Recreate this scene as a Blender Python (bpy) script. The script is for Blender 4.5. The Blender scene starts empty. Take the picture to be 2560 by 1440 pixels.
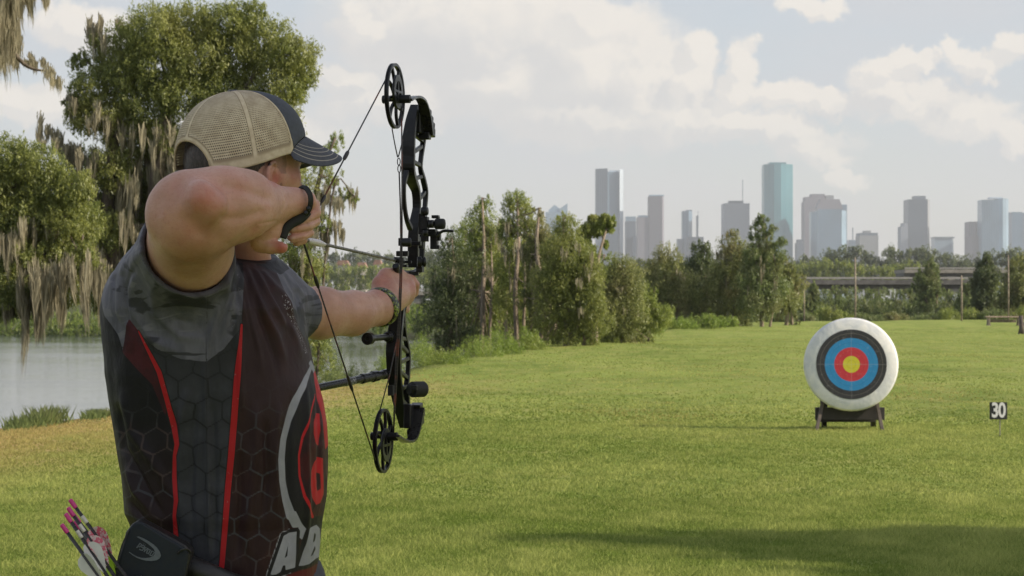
import bpy, bmesh, math, random
import numpy as np
from mathutils import Vector, Matrix
R = math.radians
S = bpy.context.scene
COL = S.collection

# ------------------------------------------------------------------ camera, sky, sun, exposure
FPX, HZ, CH = 4978.0, 750.0, 1.5          # focal length in photo pixels, horizon row, camera height
cam_d = bpy.data.cameras.new('camera')
cam = bpy.data.objects.new('camera', cam_d); COL.objects.link(cam)
cam.location = (0, 0, CH); cam.rotation_euler = (R(90), 0, 0)
cam_d.sensor_width = 36; cam_d.lens = 70; cam_d.shift_y = (HZ - 720) / 2560
cam_d.clip_start = 0.1; cam_d.clip_end = 30000
cam_d.dof.use_dof = True; cam_d.dof.focus_distance = 3.95; cam_d.dof.aperture_fstop = 22
S.camera = cam
SUN_EL, SUN_AZ = 28.0, 102.0               # azimuth clockwise from +Y
S.view_settings.view_transform = 'Standard'; S.view_settings.look = 'None'
S.view_settings.gamma = 1; S.view_settings.exposure = 0.38
w = bpy.data.worlds.new('World'); S.world = w; w.use_nodes = True

class NB:
    """tiny node builder"""
    def __init__(s, nt): s.nt = nt
    def n(s, t, **kw):
        nd = s.nt.nodes.new(t)
        for k, v in kw.items(): setattr(nd, k, v)
        return nd
    def put(s, sock, v):
        if isinstance(v, bpy.types.NodeSocket): s.nt.links.new(v, sock)
        elif v is not None:
            if isinstance(v, (tuple, list)) and len(v) == 3 and sock.type == 'RGBA': v = (*v, 1)
            sock.default_value = v
    def m(s, op, a, b=None, c=None, clamp=False):
        nd = s.n('ShaderNodeMath', operation=op); nd.use_clamp = clamp
        s.put(nd.inputs[0], a)
        if b is not None: s.put(nd.inputs[1], b)
        if c is not None: s.put(nd.inputs[2], c)
        return nd.outputs[0]
    def ss(s, v, lo, hi, a=0.0, b=1.0):
        nd = s.n('ShaderNodeMapRange', interpolation_type='SMOOTHSTEP')
        s.put(nd.inputs[0], v); s.put(nd.inputs[1], lo); s.put(nd.inputs[2], hi)
        s.put(nd.inputs[3], a); s.put(nd.inputs[4], b)
        return nd.outputs[0]
    def noise(s, vec, scale, detail=4, rough=.55, dist=0.0, col=False):
        nd = s.n('ShaderNodeTexNoise')
        if vec is not None: s.put(nd.inputs['Vector'], vec)
        s.put(nd.inputs['Scale'], scale); nd.inputs['Detail'].default_value = detail
        nd.inputs['Roughness'].default_value = rough; nd.inputs['Distortion'].default_value = dist
        return nd.outputs[1 if col else 0]
    def mix(s, f, a, b):
        nd = s.n('ShaderNodeMix', data_type='RGBA')
        s.put(nd.inputs[0], f); s.put(nd.inputs[6], a); s.put(nd.inputs[7], b)
        return nd.outputs[2]
    def xyz(s, v):
        nd = s.n('ShaderNodeSeparateXYZ'); s.put(nd.inputs[0], v); return nd.outputs
    def cxyz(s, x, y, z):
        nd = s.n('ShaderNodeCombineXYZ'); s.put(nd.inputs[0], x); s.put(nd.inputs[1], y); s.put(nd.inputs[2], z)
        return nd.outputs[0]
    def attr(s, name, out=2):
        nd = s.n('ShaderNodeAttribute'); nd.attribute_name = name; return nd.outputs[out]
    def obj(s): return s.n('ShaderNodeTexCoord').outputs['Object']
    def mapv(s, v, scale=(1, 1, 1), loc=(0, 0, 0), rot=(0, 0, 0)):
        nd = s.n('ShaderNodeMapping'); s.put(nd.inputs[0], v)
        nd.inputs[1].default_value = loc; nd.inputs[2].default_value = rot; nd.inputs[3].default_value = scale
        return nd.outputs[0]
    def bump(s, h, strength=.3, dist=.01, nrm=None):
        nd = s.n('ShaderNodeBump'); nd.inputs['Strength'].default_value = strength
        nd.inputs['Distance'].default_value = dist; s.put(nd.inputs['Height'], h)
        if nrm is not None: s.put(nd.inputs['Normal'], nrm)
        return nd.outputs[0]

def build_world():
    nt = w.node_tree; nt.nodes.clear(); b = NB(nt)
    sky = b.n('ShaderNodeTexSky', sky_type='NISHITA'); sky.sun_disc = False
    sky.sun_elevation = R(SUN_EL); sky.sun_rotation = R(SUN_AZ)
    sky.air_density = 1.0; sky.dust_density = 1.5; sky.ozone_density = 1.0
    d = b.n('ShaderNodeTexCoord').outputs['Generated']
    x, y, z = b.xyz(d)
    yy = b.m('MAXIMUM', y, 0.12)
    u = b.m('DIVIDE', x, yy); v = b.m('DIVIDE', z, yy)
    vec = b.cxyz(u, v, 0.0)
    def field(vec):
        """cumulus banks by direction over the field: soft ellipses broken up by noise"""
        warp = b.noise(vec, 26, 4, .55, col=True)
        sub = b.n('ShaderNodeVectorMath', operation='SUBTRACT'); b.put(sub.inputs[0], warp); sub.inputs[1].default_value = (.5, .5, .5)
        sc = b.n('ShaderNodeVectorMath', operation='SCALE'); b.put(sc.inputs[0], sub.outputs[0]); sc.inputs['Scale'].default_value = .034
        ad = b.n('ShaderNodeVectorMath', operation='ADD'); b.put(ad.inputs[0], vec); b.put(ad.inputs[1], sc.outputs[0])
        warp2 = b.noise(vec, 95, 4, .6, col=True)
        sub2 = b.n('ShaderNodeVectorMath', operation='SUBTRACT'); b.put(sub2.inputs[0], warp2); sub2.inputs[1].default_value = (.5, .5, .5)
        sc2 = b.n('ShaderNodeVectorMath', operation='SCALE'); b.put(sc2.inputs[0], sub2.outputs[0]); sc2.inputs['Scale'].default_value = .017
        ad2 = b.n('ShaderNodeVectorMath', operation='ADD'); b.put(ad2.inputs[0], ad.outputs[0]); b.put(ad2.inputs[1], sc2.outputs[0])
        uu, vv, _ = b.xyz(ad2.outputs[0])
        acc = None
        for (px, py, rx, ry) in CLOUDS:
            cu, cv = (px - 1280) / FPX, (HZ - py) / FPX
            a = b.m('MULTIPLY', b.m('SUBTRACT', uu, cu), FPX / rx)
            c = b.m('MULTIPLY', b.m('SUBTRACT', vv, cv), FPX / ry)
            r2 = b.m('ADD', b.m('MULTIPLY', a, a), b.m('MULTIPLY', c, c))
            f = b.m('SUBTRACT', 1.0, b.m('SQRT', r2))
            acc = f if acc is None else b.m('SMOOTH_MAX', acc, f, .12)
        return acc
    f0 = field(vec)
    off = b.n('ShaderNodeVectorMath', operation='ADD'); b.put(off.inputs[0], vec); off.inputs[1].default_value = (.0075, .006, 0)
    f1 = field(off.outputs[0])
    off2 = b.n('ShaderNodeVectorMath', operation='ADD'); b.put(off2.inputs[0], vec); off2.inputs[1].default_value = (.022, .022, 0)
    f2 = field(off2.outputs[0])
    dens = b.ss(f0, -.10, .34)
    lit = b.m('ADD', b.m('MULTIPLY', b.ss(b.m('SUBTRACT', f0, f1), -.08, .22), .55), b.m('MULTIPLY', b.ss(b.m('SUBTRACT', f0, f2), -.15, .5), .45))
    soft = b.noise(b.mapv(vec, (1, 2.2, 1)), 11, 5, .5)
    puff = b.noise(vec, 42, 5, .6)
    lit = b.m('ADD', b.m('ADD', b.m('MULTIPLY', lit, .85), b.m('MULTIPLY', b.ss(soft, .35, .65), .12)), b.m('MULTIPLY', b.ss(puff, .35, .68), .14))
    ccol = b.mix(lit, CLOUD_SHADE, CLOUD_LIT)
    veil = b.ss(b.noise(b.mapv(vec, (1, 3.0, 1)), 7, 5, .55), .3, .72)
    low = b.ss(v, .0, .17, 1.0, .97)
    veilf = b.m('MULTIPLY', b.m('ADD', b.m('MULTIPLY', veil, .3), .7), low, clamp=True)
    high = b.ss(z, .25, .9, 1.0, .45)
    base = b.mix(b.m('MULTIPLY', veilf, high), sky.outputs[0], b.mix(b.ss(v, .0, .12), VEIL_LOW, VEIL))
    front = b.ss(y, .1, .3)
    band = b.ss(v, -.02, .02)
    dens = b.m('MULTIPLY', b.m('MULTIPLY', dens, b.m('MULTIPLY', front, band)), b.ss(v, .015, .11, .35, .88))
    # elsewhere in the sky: loose clouds so that reflections and side views hold up
    oth = b.m('MULTIPLY', b.ss(b.noise(d, 3.0, 6, .6), .52, .66), b.m('MULTIPLY', b.m('SUBTRACT', 1.0, front), b.m('MULTIPLY', b.ss(z, .02, .15), .7)))
    c1 = b.mix(dens, base, ccol)
    c2 = b.mix(oth, c1, CLOUD_LIT)
    bg = b.n('ShaderNodeBackground'); b.put(bg.inputs[0], c2); bg.inputs[1].default_value = SKY_STR
    out = b.n('ShaderNodeOutputWorld'); nt.links.new(bg.outputs[0], out.inputs[0])
SKY_STR = 0.135
CLOUD_LIT = (5.3, 4.95, 4.5); CLOUD_SHADE = (3.95, 3.9, 3.88); VEIL = (3.62, 3.74, 3.95); VEIL_LOW = (3.85, 3.78, 3.74)
CLOUDS = [(1180, 60, 420, 190), (1480, 160, 250, 190), (1600, 190, 130, 170), (1730, 120, 62, 80), (1720, 210, 80, 90),
          (1850, 150, 55, 75), (1840, 230, 70, 70), (1500, 290, 420, 90), (1700, 300, 170, 60), (1960, 240, 110, 55), (2060, 240, 80, 40),
          (2040, 370, 110, 50), (2110, 430, 40, 50), (2210, 190, 90, 50), (2290, 160, 60, 35), (2380, 130, 60, 40), (2450, 160, 90, 40),
          (2540, 130, 60, 45), (2300, 250, 240, 55), (2040, 26, 90, 36), (950, 60, 160, 70), (200, 60, 160, 70), (640, 330, 300, 90), (1000, 250, 260, 80), (1250, 200, 260, 140), (60, 260, 200, 70), (880, 180, 120, 50), (1480, 60, 200, 90), (1900, 330, 260, 50), (2420, 280, 160, 60), (2540, 330, 60, 60)]
build_world()
sl = bpy.data.lights.new('sun', 'SUN'); sl.energy = 5.0; sl.angle = R(0.6); sl.color = (1.0, .87, .70)
sun = bpy.data.objects.new('sun', sl); COL.objects.link(sun)
_sd = Vector((math.sin(R(SUN_AZ)) * math.cos(R(SUN_EL)), math.cos(R(SUN_AZ)) * math.cos(R(SUN_EL)), math.sin(R(SUN_EL))))
sun.rotation_euler = (-_sd).to_track_quat('-Z', 'Y').to_euler()
S.cycles.max_bounces = 6; S.cycles.transparent_max_bounces = 10; S.cycles.volume_bounces = 0
S.cycles.diffuse_bounces = 3; S.cycles.glossy_bounces = 3; S.cycles.transmission_bounces = 4
S.cycles.use_denoising = True
S.cycles.sample_clamp_indirect = 4

# ------------------------------------------------------------------ helpers
def P(px, py, d):
    """world point seen at photo pixel (px, py) at depth d metres"""
    return Vector(((px - 1280) / FPX * d, d, CH + (HZ - py) / FPX * d))
def tag(o, label=None, cat=None, group=None, kind=None):
    if label: o['label'] = label
    if cat: o['category'] = cat
    if group: o['group'] = group
    if kind: o['kind'] = kind
    return o
def empty(name, loc, label=None, cat=None, group=None):
    o = bpy.data.objects.new(name, None); COL.objects.link(o); o.location = loc
    o.empty_display_size = .1
    return tag(o, label, cat, group)
def link(name, me, mat=None, parent=None):
    o = bpy.data.objects.new(name, me); COL.objects.link(o)
    if mat is not None and len(me.materials) == 0: me.materials.append(mat)
    if parent is not None:
        o.parent = parent
        o.matrix_parent_inverse = Matrix.Translation(-Vector(parent.location)) if parent.type == 'EMPTY' else Matrix()
        if parent.type != 'EMPTY':
            pass
    return o
def npmesh(name, V, F, mat=None, parent=None, smooth=False, attrs=None, mats=None, mi=None):
    """V (n,3), F (m,k) with k = 3 or 4"""
    V = np.ascontiguousarray(V, dtype=np.float32); F = np.ascontiguousarray(F, dtype=np.int32)
    me = bpy.data.meshes.new(name)
    me.vertices.add(len(V)); me.vertices.foreach_set('co', V.ravel())
    k = F.shape[1]
    me.loops.add(F.size); me.loops.foreach_set('vertex_index', F.ravel())
    me.polygons.add(len(F)); me.polygons.foreach_set('loop_start', np.arange(0, F.size, k, dtype=np.int32))
    try: me.polygons.foreach_set('loop_total', np.full(len(F), k, dtype=np.int32))
    except Exception: pass
    if mi is not None: me.polygons.foreach_set('material_index', np.ascontiguousarray(mi, dtype=np.int32))
    me.update(calc_edges=True)
    me.polygons.foreach_set('use_smooth', np.full(len(F), bool(smooth)))
    for an, av in (attrs or {}).items():
        a = me.attributes.new(an, 'FLOAT', 'POINT'); a.data.foreach_set('value', np.ascontiguousarray(av, dtype=np.float32))
    for m_ in (mats or []): me.materials.append(m_)
    me.validate()
    return link(name, me, mat, parent)
def bmobj(name, bm, mat=None, parent=None, smooth=False, bevel=0, segs=2, mats=None):
    bmesh.ops.recalc_face_normals(bm, faces=bm.faces)
    me = bpy.data.meshes.new(name); bm.to_mesh(me); bm.free()
    if smooth:
        me.polygons.foreach_set('use_smooth', np.full(len(me.polygons), True))
    for m_ in (mats or []): me.materials.append(m_)
    o = link(name, me, mat, parent)
    if bevel:
        md = o.modifiers.new('bevel', 'BEVEL'); md.width = bevel; md.segments = segs; md.limit_method = 'ANGLE'; md.angle_limit = R(35)
    return o
def add_box(bm, c, s, rot=None):
    """box of size s at c, optional 3x3 rotation"""
    vs = []
    for dx in (-.5, .5):
        for dy in (-.5, .5):
            for dz in (-.5, .5):
                v = Vector((dx * s[0], dy * s[1], dz * s[2]))
                if rot is not None: v = rot @ v
                vs.append(bm.verts.new(Vector(c) + v))
    for f in ((0, 1, 3, 2), (4, 6, 7, 5), (0, 4, 5, 1), (2, 3, 7, 6), (0, 2, 6, 4), (1, 5, 7, 3)):
        bm.faces.new([vs[i] for i in f])
    return vs
def frame(t, ref=Vector((0, -1, 0))):
    """axes a (across), b (towards ref) perpendicular to t"""
    t = t.normalized()
    if abs(t.dot(ref)) > .985: ref = Vector((0, 0, 1)) if abs(t.z) < .9 else Vector((1, 0, 0))
    a = t.cross(ref).normalized(); b = a.cross(t).normalized()
    return t, a, b
def add_tube(bm, pts, rad, seg=10, cap=True, ref=Vector((0, -1, 0)), flat=1.0, square=False, closed=False):
    """sweep along pts; rad number or list of r or (ra, rb)"""
    pts = [Vector(p) for p in pts]; n = len(pts)
    if not isinstance(rad, (list, tuple)): rad = [rad] * n
    rings = []
    for i, p in enumerate(pts):
        if closed: t = pts[(i + 1) % n] - pts[i - 1]
        else: t = pts[min(i + 1, n - 1)] - pts[max(i - 1, 0)]
        if t.length < 1e-9: t = Vector((0, 0, 1))
        t, a, b = frame(t, ref)
        ra, rb = rad[i] if isinstance(rad[i], (tuple, list)) else (rad[i], rad[i] * flat)
        ring = []
        if square:
            for (s1, s2) in ((-1, -1), (1, -1), (1, 1), (-1, 1)): ring.append(bm.verts.new(p + a * ra * s1 + b * rb * s2))
        else:
            for k in range(seg):
                th = 2 * math.pi * k / seg
                ring.append(bm.verts.new(p + a * ra * math.cos(th) + b * rb * math.sin(th)))
        rings.append(ring)
    m_ = len(rings[0])
    for i in range(n if closed else n - 1):
        r0, r1 = rings[i], rings[(i + 1) % n]
        for k in range(m_): bm.faces.new((r0[k], r0[(k + 1) % m_], r1[(k + 1) % m_], r1[k]))
    if cap and not closed:
        bm.faces.new(rings[0][::-1]); bm.faces.new(rings[-1])
    return rings
def add_cyl(bm, p0, p1, r0, r1=None, seg=20):
    r1 = r0 if r1 is None else r1
    return add_tube(bm, [p0, p1], [r0, r1], seg)
def add_lathe(bm, origin, axis, prof, seg=28):
    """prof: (distance along axis, radius)"""
    t, a, b = frame(Vector(axis)); rings = []
    for (h, r) in prof:
        c = Vector(origin) + t * h
        if r < 1e-6: rings.append([bm.verts.new(c)]); continue
        rings.append([bm.verts.new(c + (a * math.cos(2 * math.pi * k / seg) + b * math.sin(2 * math.pi * k / seg)) * r) for k in range(seg)])
    for r0, r1 in zip(rings, rings[1:]):
        for k in range(seg):
            k2 = (k + 1) % seg
            if len(r0) == 1 and len(r1) == 1: continue
            if len(r0) == 1: bm.faces.new((r0[0], r1[k], r1[k2]))
            elif len(r1) == 1: bm.faces.new((r0[k], r0[k2], r1[0]))
            else: bm.faces.new((r0[k], r0[k2], r1[k2], r1[k]))
def add_prism(bm, poly, ext):
    """extrude a planar polygon (list of Vectors) by vector ext"""
    lo = [bm.verts.new(p) for p in poly]; hi = [bm.verts.new(Vector(p) + Vector(ext)) for p in poly]
    bm.faces.new(lo[::-1]); bm.faces.new(hi); n = len(poly)
    for k in range(n): bm.faces.new((lo[k], lo[(k + 1) % n], hi[(k + 1) % n], hi[k]))
def catmull(pts, n=6, closed=False):
    pts = [np.array(p, float) for p in pts]; N = len(pts); out = []
    rng_ = range(N if closed else N - 1)
    for i in rng_:
        p1, p2 = pts[i], pts[(i + 1) % N]
        p0 = pts[(i - 1) % N] if (closed or i > 0) else 2 * p1 - p2
        p3 = pts[(i + 2) % N] if (closed or i + 2 < N) else 2 * p2 - p1
        for k in range(n):
            t = k / n
            out.append(.5 * (2 * p1 + (p2 - p0) * t + (2 * p0 - 5 * p1 + 4 * p2 - p3) * t * t + (3 * p1 - p0 - 3 * p2 + p3) * t ** 3))
    if not closed: out.append(pts[-1])
    return out

def new_mat(name):
    m_ = bpy.data.materials.new(name); m_.use_nodes = True; nt = m_.node_tree
    b = NB(nt); p = nt.nodes['Principled BSDF']
    return m_, b, p
def simple(name, col, rough=.6, metal=0.0, var=.12, scale=40, bump=0.0, bdist=.002, spec=.5, coat=0.0):
    m_, b, p = new_mat(name)
    n = b.noise(b.obj(), scale, 4, .6)
    lo = tuple(c * (1 - var) for c in col); hi = tuple(min(1, c * (1 + var)) for c in col)
    b.put(p.inputs['Base Color'], b.mix(b.ss(n, .3, .7), lo, hi))
    b.put(p.inputs['Roughness'], b.ss(n, .3, .7, max(0, rough - .06), min(1, rough + .08)))
    p.inputs['Metallic'].default_value = metal; p.inputs['Specular IOR Level'].default_value = spec
    p.inputs['Coat Weight'].default_value = coat
    if bump: b.put(p.inputs['Normal'], b.bump(b.noise(b.obj(), scale * 3, 3), bump, bdist))
    return m_
# ------------------------------------------------------------------ ground, water
BANK = [(0, -8.5), (10, -7.5), (23, -5.9), (26, -5.2), (43, -2.06), (57, .2), (88, 5.6), (129, 16), (146, 25), (156, 60), (162, 400)]
BY = np.array([p[0] for p in BANK], float); BX = np.array([p[1] for p in BANK], float)
WATER_Z = -3.5
def sstep(x, a, b):
    t = np.clip((x - a) / (b - a), 0, 1); return t * t * (3 - 2 * t)
def ground_z(x, y):
    x = np.asarray(x, float); y = np.asarray(y, float)
    bx = np.interp(y, BY, BX)
    off = bx - x                                            # metres left of the lawn edge
    bump_ = .10 * np.sin(x * .17 + 1.0) * np.sin(y * .13 + .05 * x) + .05 * np.sin(x * .43 + y * .31)
    lawn = bump_ * sstep(y, 14, 40)
    yfar = np.clip(283 - 3.0 * np.maximum(x + 25, 0), 165, 283)
    bank = -4.3 * sstep(off, .0, 9.0)
    z = lawn + bank
    # beyond the lawn on the right the land is low but dry, the river lies to the left
    dry = sstep(y - (yfar - 6), 0, 16)
    wild = -1.2 * sstep(off, 0, 10)
    back = wild * (1 - dry) + dry * (.3 + 0 * x)
    right = sstep(y, 130, 150) * sstep(x, -12, 10)
    z = z * (1 - np.maximum(dry, right)) + np.where(dry > right, lawn * 0 + -2.6 + 3.2 * sstep(y, 280, 420), wild + lawn) * np.maximum(dry, right)
    return z
def geo(a, b, n, p=2.0):
    t = np.linspace(0, 1, n); return a + (b - a) * t ** p
ys = np.concatenate([np.linspace(-60, 8, 16), np.linspace(9, 60, 90), np.linspace(61, 170, 100), np.linspace(172, 330, 60), geo(335, 9000, 60, 2.6)])
xp = np.concatenate([np.linspace(0, 40, 90), geo(41, 6000, 60, 2.8)])
xs = np.concatenate([-xp[::-1][:-1], xp])
GX, GY = np.meshgrid(xs, ys)
GZ = ground_z(GX, GY)
nx, ny = len(xs), len(ys)
ii = np.arange(nx * ny).reshape(ny, nx)
F = np.stack([ii[:-1, :-1].ravel(), ii[:-1, 1:].ravel(), ii[1:, 1:].ravel(), ii[1:, :-1].ravel()], 1)
_off = np.interp(GY, BY, BX) - GX
wild = np.clip(sstep(_off, -.6, .9) + sstep(GY, 150, 156), 0, 1)

def mat_ground():
    m_, b, p = new_mat('lawn_ground')
    o = b.obj(); x, y, z = b.xyz(o)
    big = b.noise(b.mapv(o, (1, .35, 1)), .35, 4, .6)
    mid = b.noise(b.mapv(o, (1, .5, 1)), 1.6, 4, .6)
    fine = b.noise(o, 30, 4, .7)
    streak = b.noise(b.mapv(o, (.12, 1.1, 1), rot=(0, 0, R(9))), .8, 3, .5)
    g1 = b.mix(b.ss(big, .35, .65), (.15, .215, .035), (.30, .36, .085))
    g2 = b.mix(b.ss(mid, .38, .72, 0, .75), g1, (.40, .38, .13))
    g3 = b.mix(b.ss(streak, .35, .7, 0, .55), g2, (.31, .39, .08))
    g4 = b.mix(b.ss(fine, .3, .7, 0, .45), g3, (.09, .13, .025))
    # worn, dry grass along the river edge
    wa = b.attr('wild'); dry = b.attr('dry')
    dn = b.m('MULTIPLY', dry, b.ss(mid, .2, .6))
    g5 = b.mix(dn, g4, (.44, .30, .14))
    wl = b.mix(b.ss(b.noise(o, .9, 4), .35, .65), (.075, .105, .022), (.05, .045, .022))
    b.put(p.inputs['Base Color'], b.mix(wa, g5, wl))
    p.inputs['Roughness'].default_value = .95; p.inputs['Specular IOR Level'].default_value = .15
    h = b.m('ADD', b.noise(o, 60, 3, .7), b.m('MULTIPLY', b.noise(o, 9, 3), 1.2))
    b.put(p.inputs['Normal'], b.bump(h, .7, .05))
    return m_
dry = sstep(_off, -4.0, -1.0) * (1 - sstep(_off, 0, 1)) * (1 - sstep(GY, 30, 42)) * sstep(GY, 14, 20) * .8
tag(npmesh('ground', np.stack([GX, GY, GZ], -1).reshape(-1, 3), F, mat_ground(), smooth=True,
           attrs={'wild': wild.ravel(), 'dry': dry.ravel()}), kind='structure')

def mat_water():
    m_, b, p = new_mat('river_water')
    o = b.obj()
    n = b.noise(b.mapv(o, (.7, 1.0, 1)), 1.6, 4, .6); n2 = b.noise(b.mapv(o, (.10, .16, 1)), .35, 4)
    p.inputs['Base Color'].default_value = (.030, .042, .036, 1)
    b.put(p.inputs['Roughness'], b.ss(n2, .3, .7, .04, .12))
    p.inputs['IOR'].default_value = 1.33; p.inputs['Specular IOR Level'].default_value = .42
    b.put(p.inputs['Normal'], b.bump(n, .13, .12))
    return m_
bm = bmesh.new()
vs = [bm.verts.new(v) for v in ((-900, -60, WATER_Z), (120, -60, WATER_Z), (120, 420, WATER_Z), (-900, 420, WATER_Z))]
bm.faces.new(vs)
tag(bmobj('river', bm, mat_water()), kind='structure')

# ------------------------------------------------------------------ mowed grass blades on the lawn
rng = np.random.default_rng(7)
def vn2(x, y, s, seed):
    qx, qy = x / s + seed * 13.7, y / (s * 1.6) + seed * 5.1; ix, iy = np.floor(qx).astype(np.int64), np.floor(qy).astype(np.int64); tx, ty = qx - ix, qy - iy
    tx = tx * tx * (3 - 2 * tx); ty = ty * ty * (3 - 2 * ty)
    h = lambda a, c: (((((a * 73856093) ^ (c * 19349663)) & 0xFFFF) * 2654435761 & 0xFFFFFF) / float(0xFFFFFF)) * 2 - 1
    return (h(ix, iy) * (1 - tx) + h(ix + 1, iy) * tx) * (1 - ty) + (h(ix, iy + 1) * (1 - tx) + h(ix + 1, iy + 1) * tx) * ty
def grass_blades():
    V = []; T = []; Dy = []
    def area(n, y0, y1, h, wdt, per, pw=1.0):
        y = y0 + (y1 - y0) * rng.random(n) ** pw
        half = y * 1290 / FPX + 1.1
        x = (rng.random(n) * 2 - 1) * half
        off = np.interp(y, BY, BX) - x
        keep = (off < .2)
        x, y = x[keep], y[keep]
        pat = (1.2 * vn2(x, y, .45, 1) + .9 * vn2(x, y, .16, 2) + .8 * vn2(x, y, 1.6, 3)) * np.clip(1.15 - y / 34, .45, 1) + 0 * np.sin(x * 2.3 + 3 * np.sin(y * 1.1)) * np.sin(y * 1.7 + 2 * np.sin(x * .9)) + .6 * np.sin(x * 7.1 + y * 3) * np.sin(y * 6.3)
        low_ = vn2(x, y * .45, 3.2, 5) * .8 + vn2(x * .6 + y * .1, y, 1.3, 6) * .6 + .35 * np.sin(y * .9 + .15 * x + vn2(x, y, 5, 8))
        patch = np.clip(vn2(x, y * .5, 2.6, 9) * 1.2 + vn2(x, y, .8, 10) * .5 - .45, 0, .55)
        for _ in range(per):
            k = len(x)
            bx = x + rng.normal(0, .025, k); by = y + rng.normal(0, .04, k)
            bz = ground_z(bx, by)
            hh = h * (.55 + .7 * rng.random(k)) * (1 + .35 * pat)
            a = rng.random(k) * 2 * np.pi; lean = rng.normal(0, .9, k) * hh; la = rng.random(k) * 2 * np.pi
            ww = wdt * (.6 + .8 * rng.random(k))
            dx, dy = np.cos(a) * ww, np.sin(a) * ww * .4
            v = np.stack([np.stack([bx - dx, by - dy, bz], 1), np.stack([bx + dx, by + dy, bz], 1),
                          np.stack([bx + np.cos(la) * lean, by + np.sin(la) * lean, bz + hh], 1)], 1)
            V.append(v.reshape(-1, 3)); Dy.append(np.repeat(sstep(bx, -1.0, -3.6) * 0 + np.clip((np.interp(by, BY, BX) - bx + 3.0) / 2.6, 0, 1) * (by < 42) * (.5 + .5 * rng.random(k)) + patch * rng.random(k), 3)); T.append(np.repeat(np.clip(.5 + .26 * pat + .30 * low_ + .22 * np.clip((y - 25) / 60, 0, 1) + rng.normal(0, .2, k), 0, 1), 3))
    area(70000, 9.5, 15, .025, .0042, 4)
    area(60000, 15, 24, .025, .0062, 3)
    area(60000, 24, 110, .024, .014, 2, 1.7)
    V = np.concatenate(V); T = np.concatenate(T)
    return V, np.arange(len(V)).reshape(-1, 3), T, np.concatenate(Dy)
def mat_grass():
    m_, b, p = new_mat('grass_blades')
    t = b.attr('tint')
    c = b.mix(t, (.155, .22, .045), (.45, .48, .155))
    c = b.mix(b.m('MULTIPLY', b.attr('dry'), .85), c, (.52, .37, .17))
    dfs = b.n('ShaderNodeBsdfDiffuse'); b.put(dfs.inputs[0], c)
    tr = b.n('ShaderNodeBsdfTranslucent'); b.put(tr.inputs[0], c)
    mx = b.n('ShaderNodeMixShader'); mx.inputs[0].default_value = .42
    m_.node_tree.links.new(dfs.outputs[0], mx.inputs[1]); m_.node_tree.links.new(tr.outputs[0], mx.inputs[2])
    m_.node_tree.links.new(mx.outputs[0], m_.node_tree.nodes['Material Output'].inputs[0])
    return m_
gv, gf, gt, gd = grass_blades()
tag(npmesh('grass', gv, gf, mat_grass(), attrs={'tint': gt, 'dry': gd}), 'short mowed green grass covering the archery field', 'grass', kind='stuff')

# ------------------------------------------------------------------ trees and bushes
def mat_leaf(name, dark, light, warm, trans=.42):
    m_, b, p = new_mat(name)
    t = b.attr('tint'); n = b.noise(b.obj(), .8, 3)
    c = b.mix(t, dark, light)
    c = b.mix(b.ss(n, .45, .75, 0, .6), c, warm)
    dfs = b.n('ShaderNodeBsdfDiffuse'); b.put(dfs.inputs[0], c)
    tr = b.n('ShaderNodeBsdfTranslucent'); b.put(tr.inputs[0], c)
    mx = b.n('ShaderNodeMixShader'); mx.inputs[0].default_value = trans + .05
    gl = b.n('ShaderNodeBsdfGlossy'); gl.inputs['Roughness'].default_value = .45; gl.inputs[0].default_value = (.8, .85, .8, 1)
    m2 = b.n('ShaderNodeMixShader'); m2.inputs[0].default_value = .035
    L = m_.node_tree.links
    L.new(dfs.outputs[0], mx.inputs[1]); L.new(tr.outputs[0], mx.inputs[2])
    L.new(mx.outputs[0], m2.inputs[1]); L.new(gl.outputs[0], m2.inputs[2])
    L.new(m2.outputs[0], m_.node_tree.nodes['Material Output'].inputs[0])
    return m_
LEAF = {
 'oak': mat_leaf('oak_leaves', (.10, .135, .032), (.42, .45, .12), (.38, .38, .12), .5),
 'cypress': mat_leaf('cypress_leaves', (.11, .155, .035), (.42, .48, .11), (.40, .38, .13)),
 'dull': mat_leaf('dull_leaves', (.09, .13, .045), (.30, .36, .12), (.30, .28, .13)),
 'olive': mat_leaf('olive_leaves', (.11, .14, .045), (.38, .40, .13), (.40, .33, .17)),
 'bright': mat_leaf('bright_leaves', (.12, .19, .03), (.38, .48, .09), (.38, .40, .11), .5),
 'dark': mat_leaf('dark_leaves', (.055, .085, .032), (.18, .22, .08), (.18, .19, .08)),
 'far': mat_leaf('far_leaves', (.07, .10, .045), (.22, .26, .11), (.22, .22, .10), .35),
}
def mat_bark(name, a, c):
    m_, b, p = new_mat(name)
    o = b.mapv(b.obj(), (6, 6, 1.2))
    n = b.noise(o, 3, 6, .7, .6)
    b.put(p.inputs['Base Color'], b.mix(b.ss(n, .3, .7), a, c)); p.inputs['Roughness'].default_value = .95
    b.put(p.inputs['Normal'], b.bump(n, .8, .05))
    return m_
BARK = mat_bark('grey_bark', (.06, .048, .036), (.19, .155, .12))
BARK_P = mat_bark('pale_bark', (.13, .10, .075), (.34, .28, .21))
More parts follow.
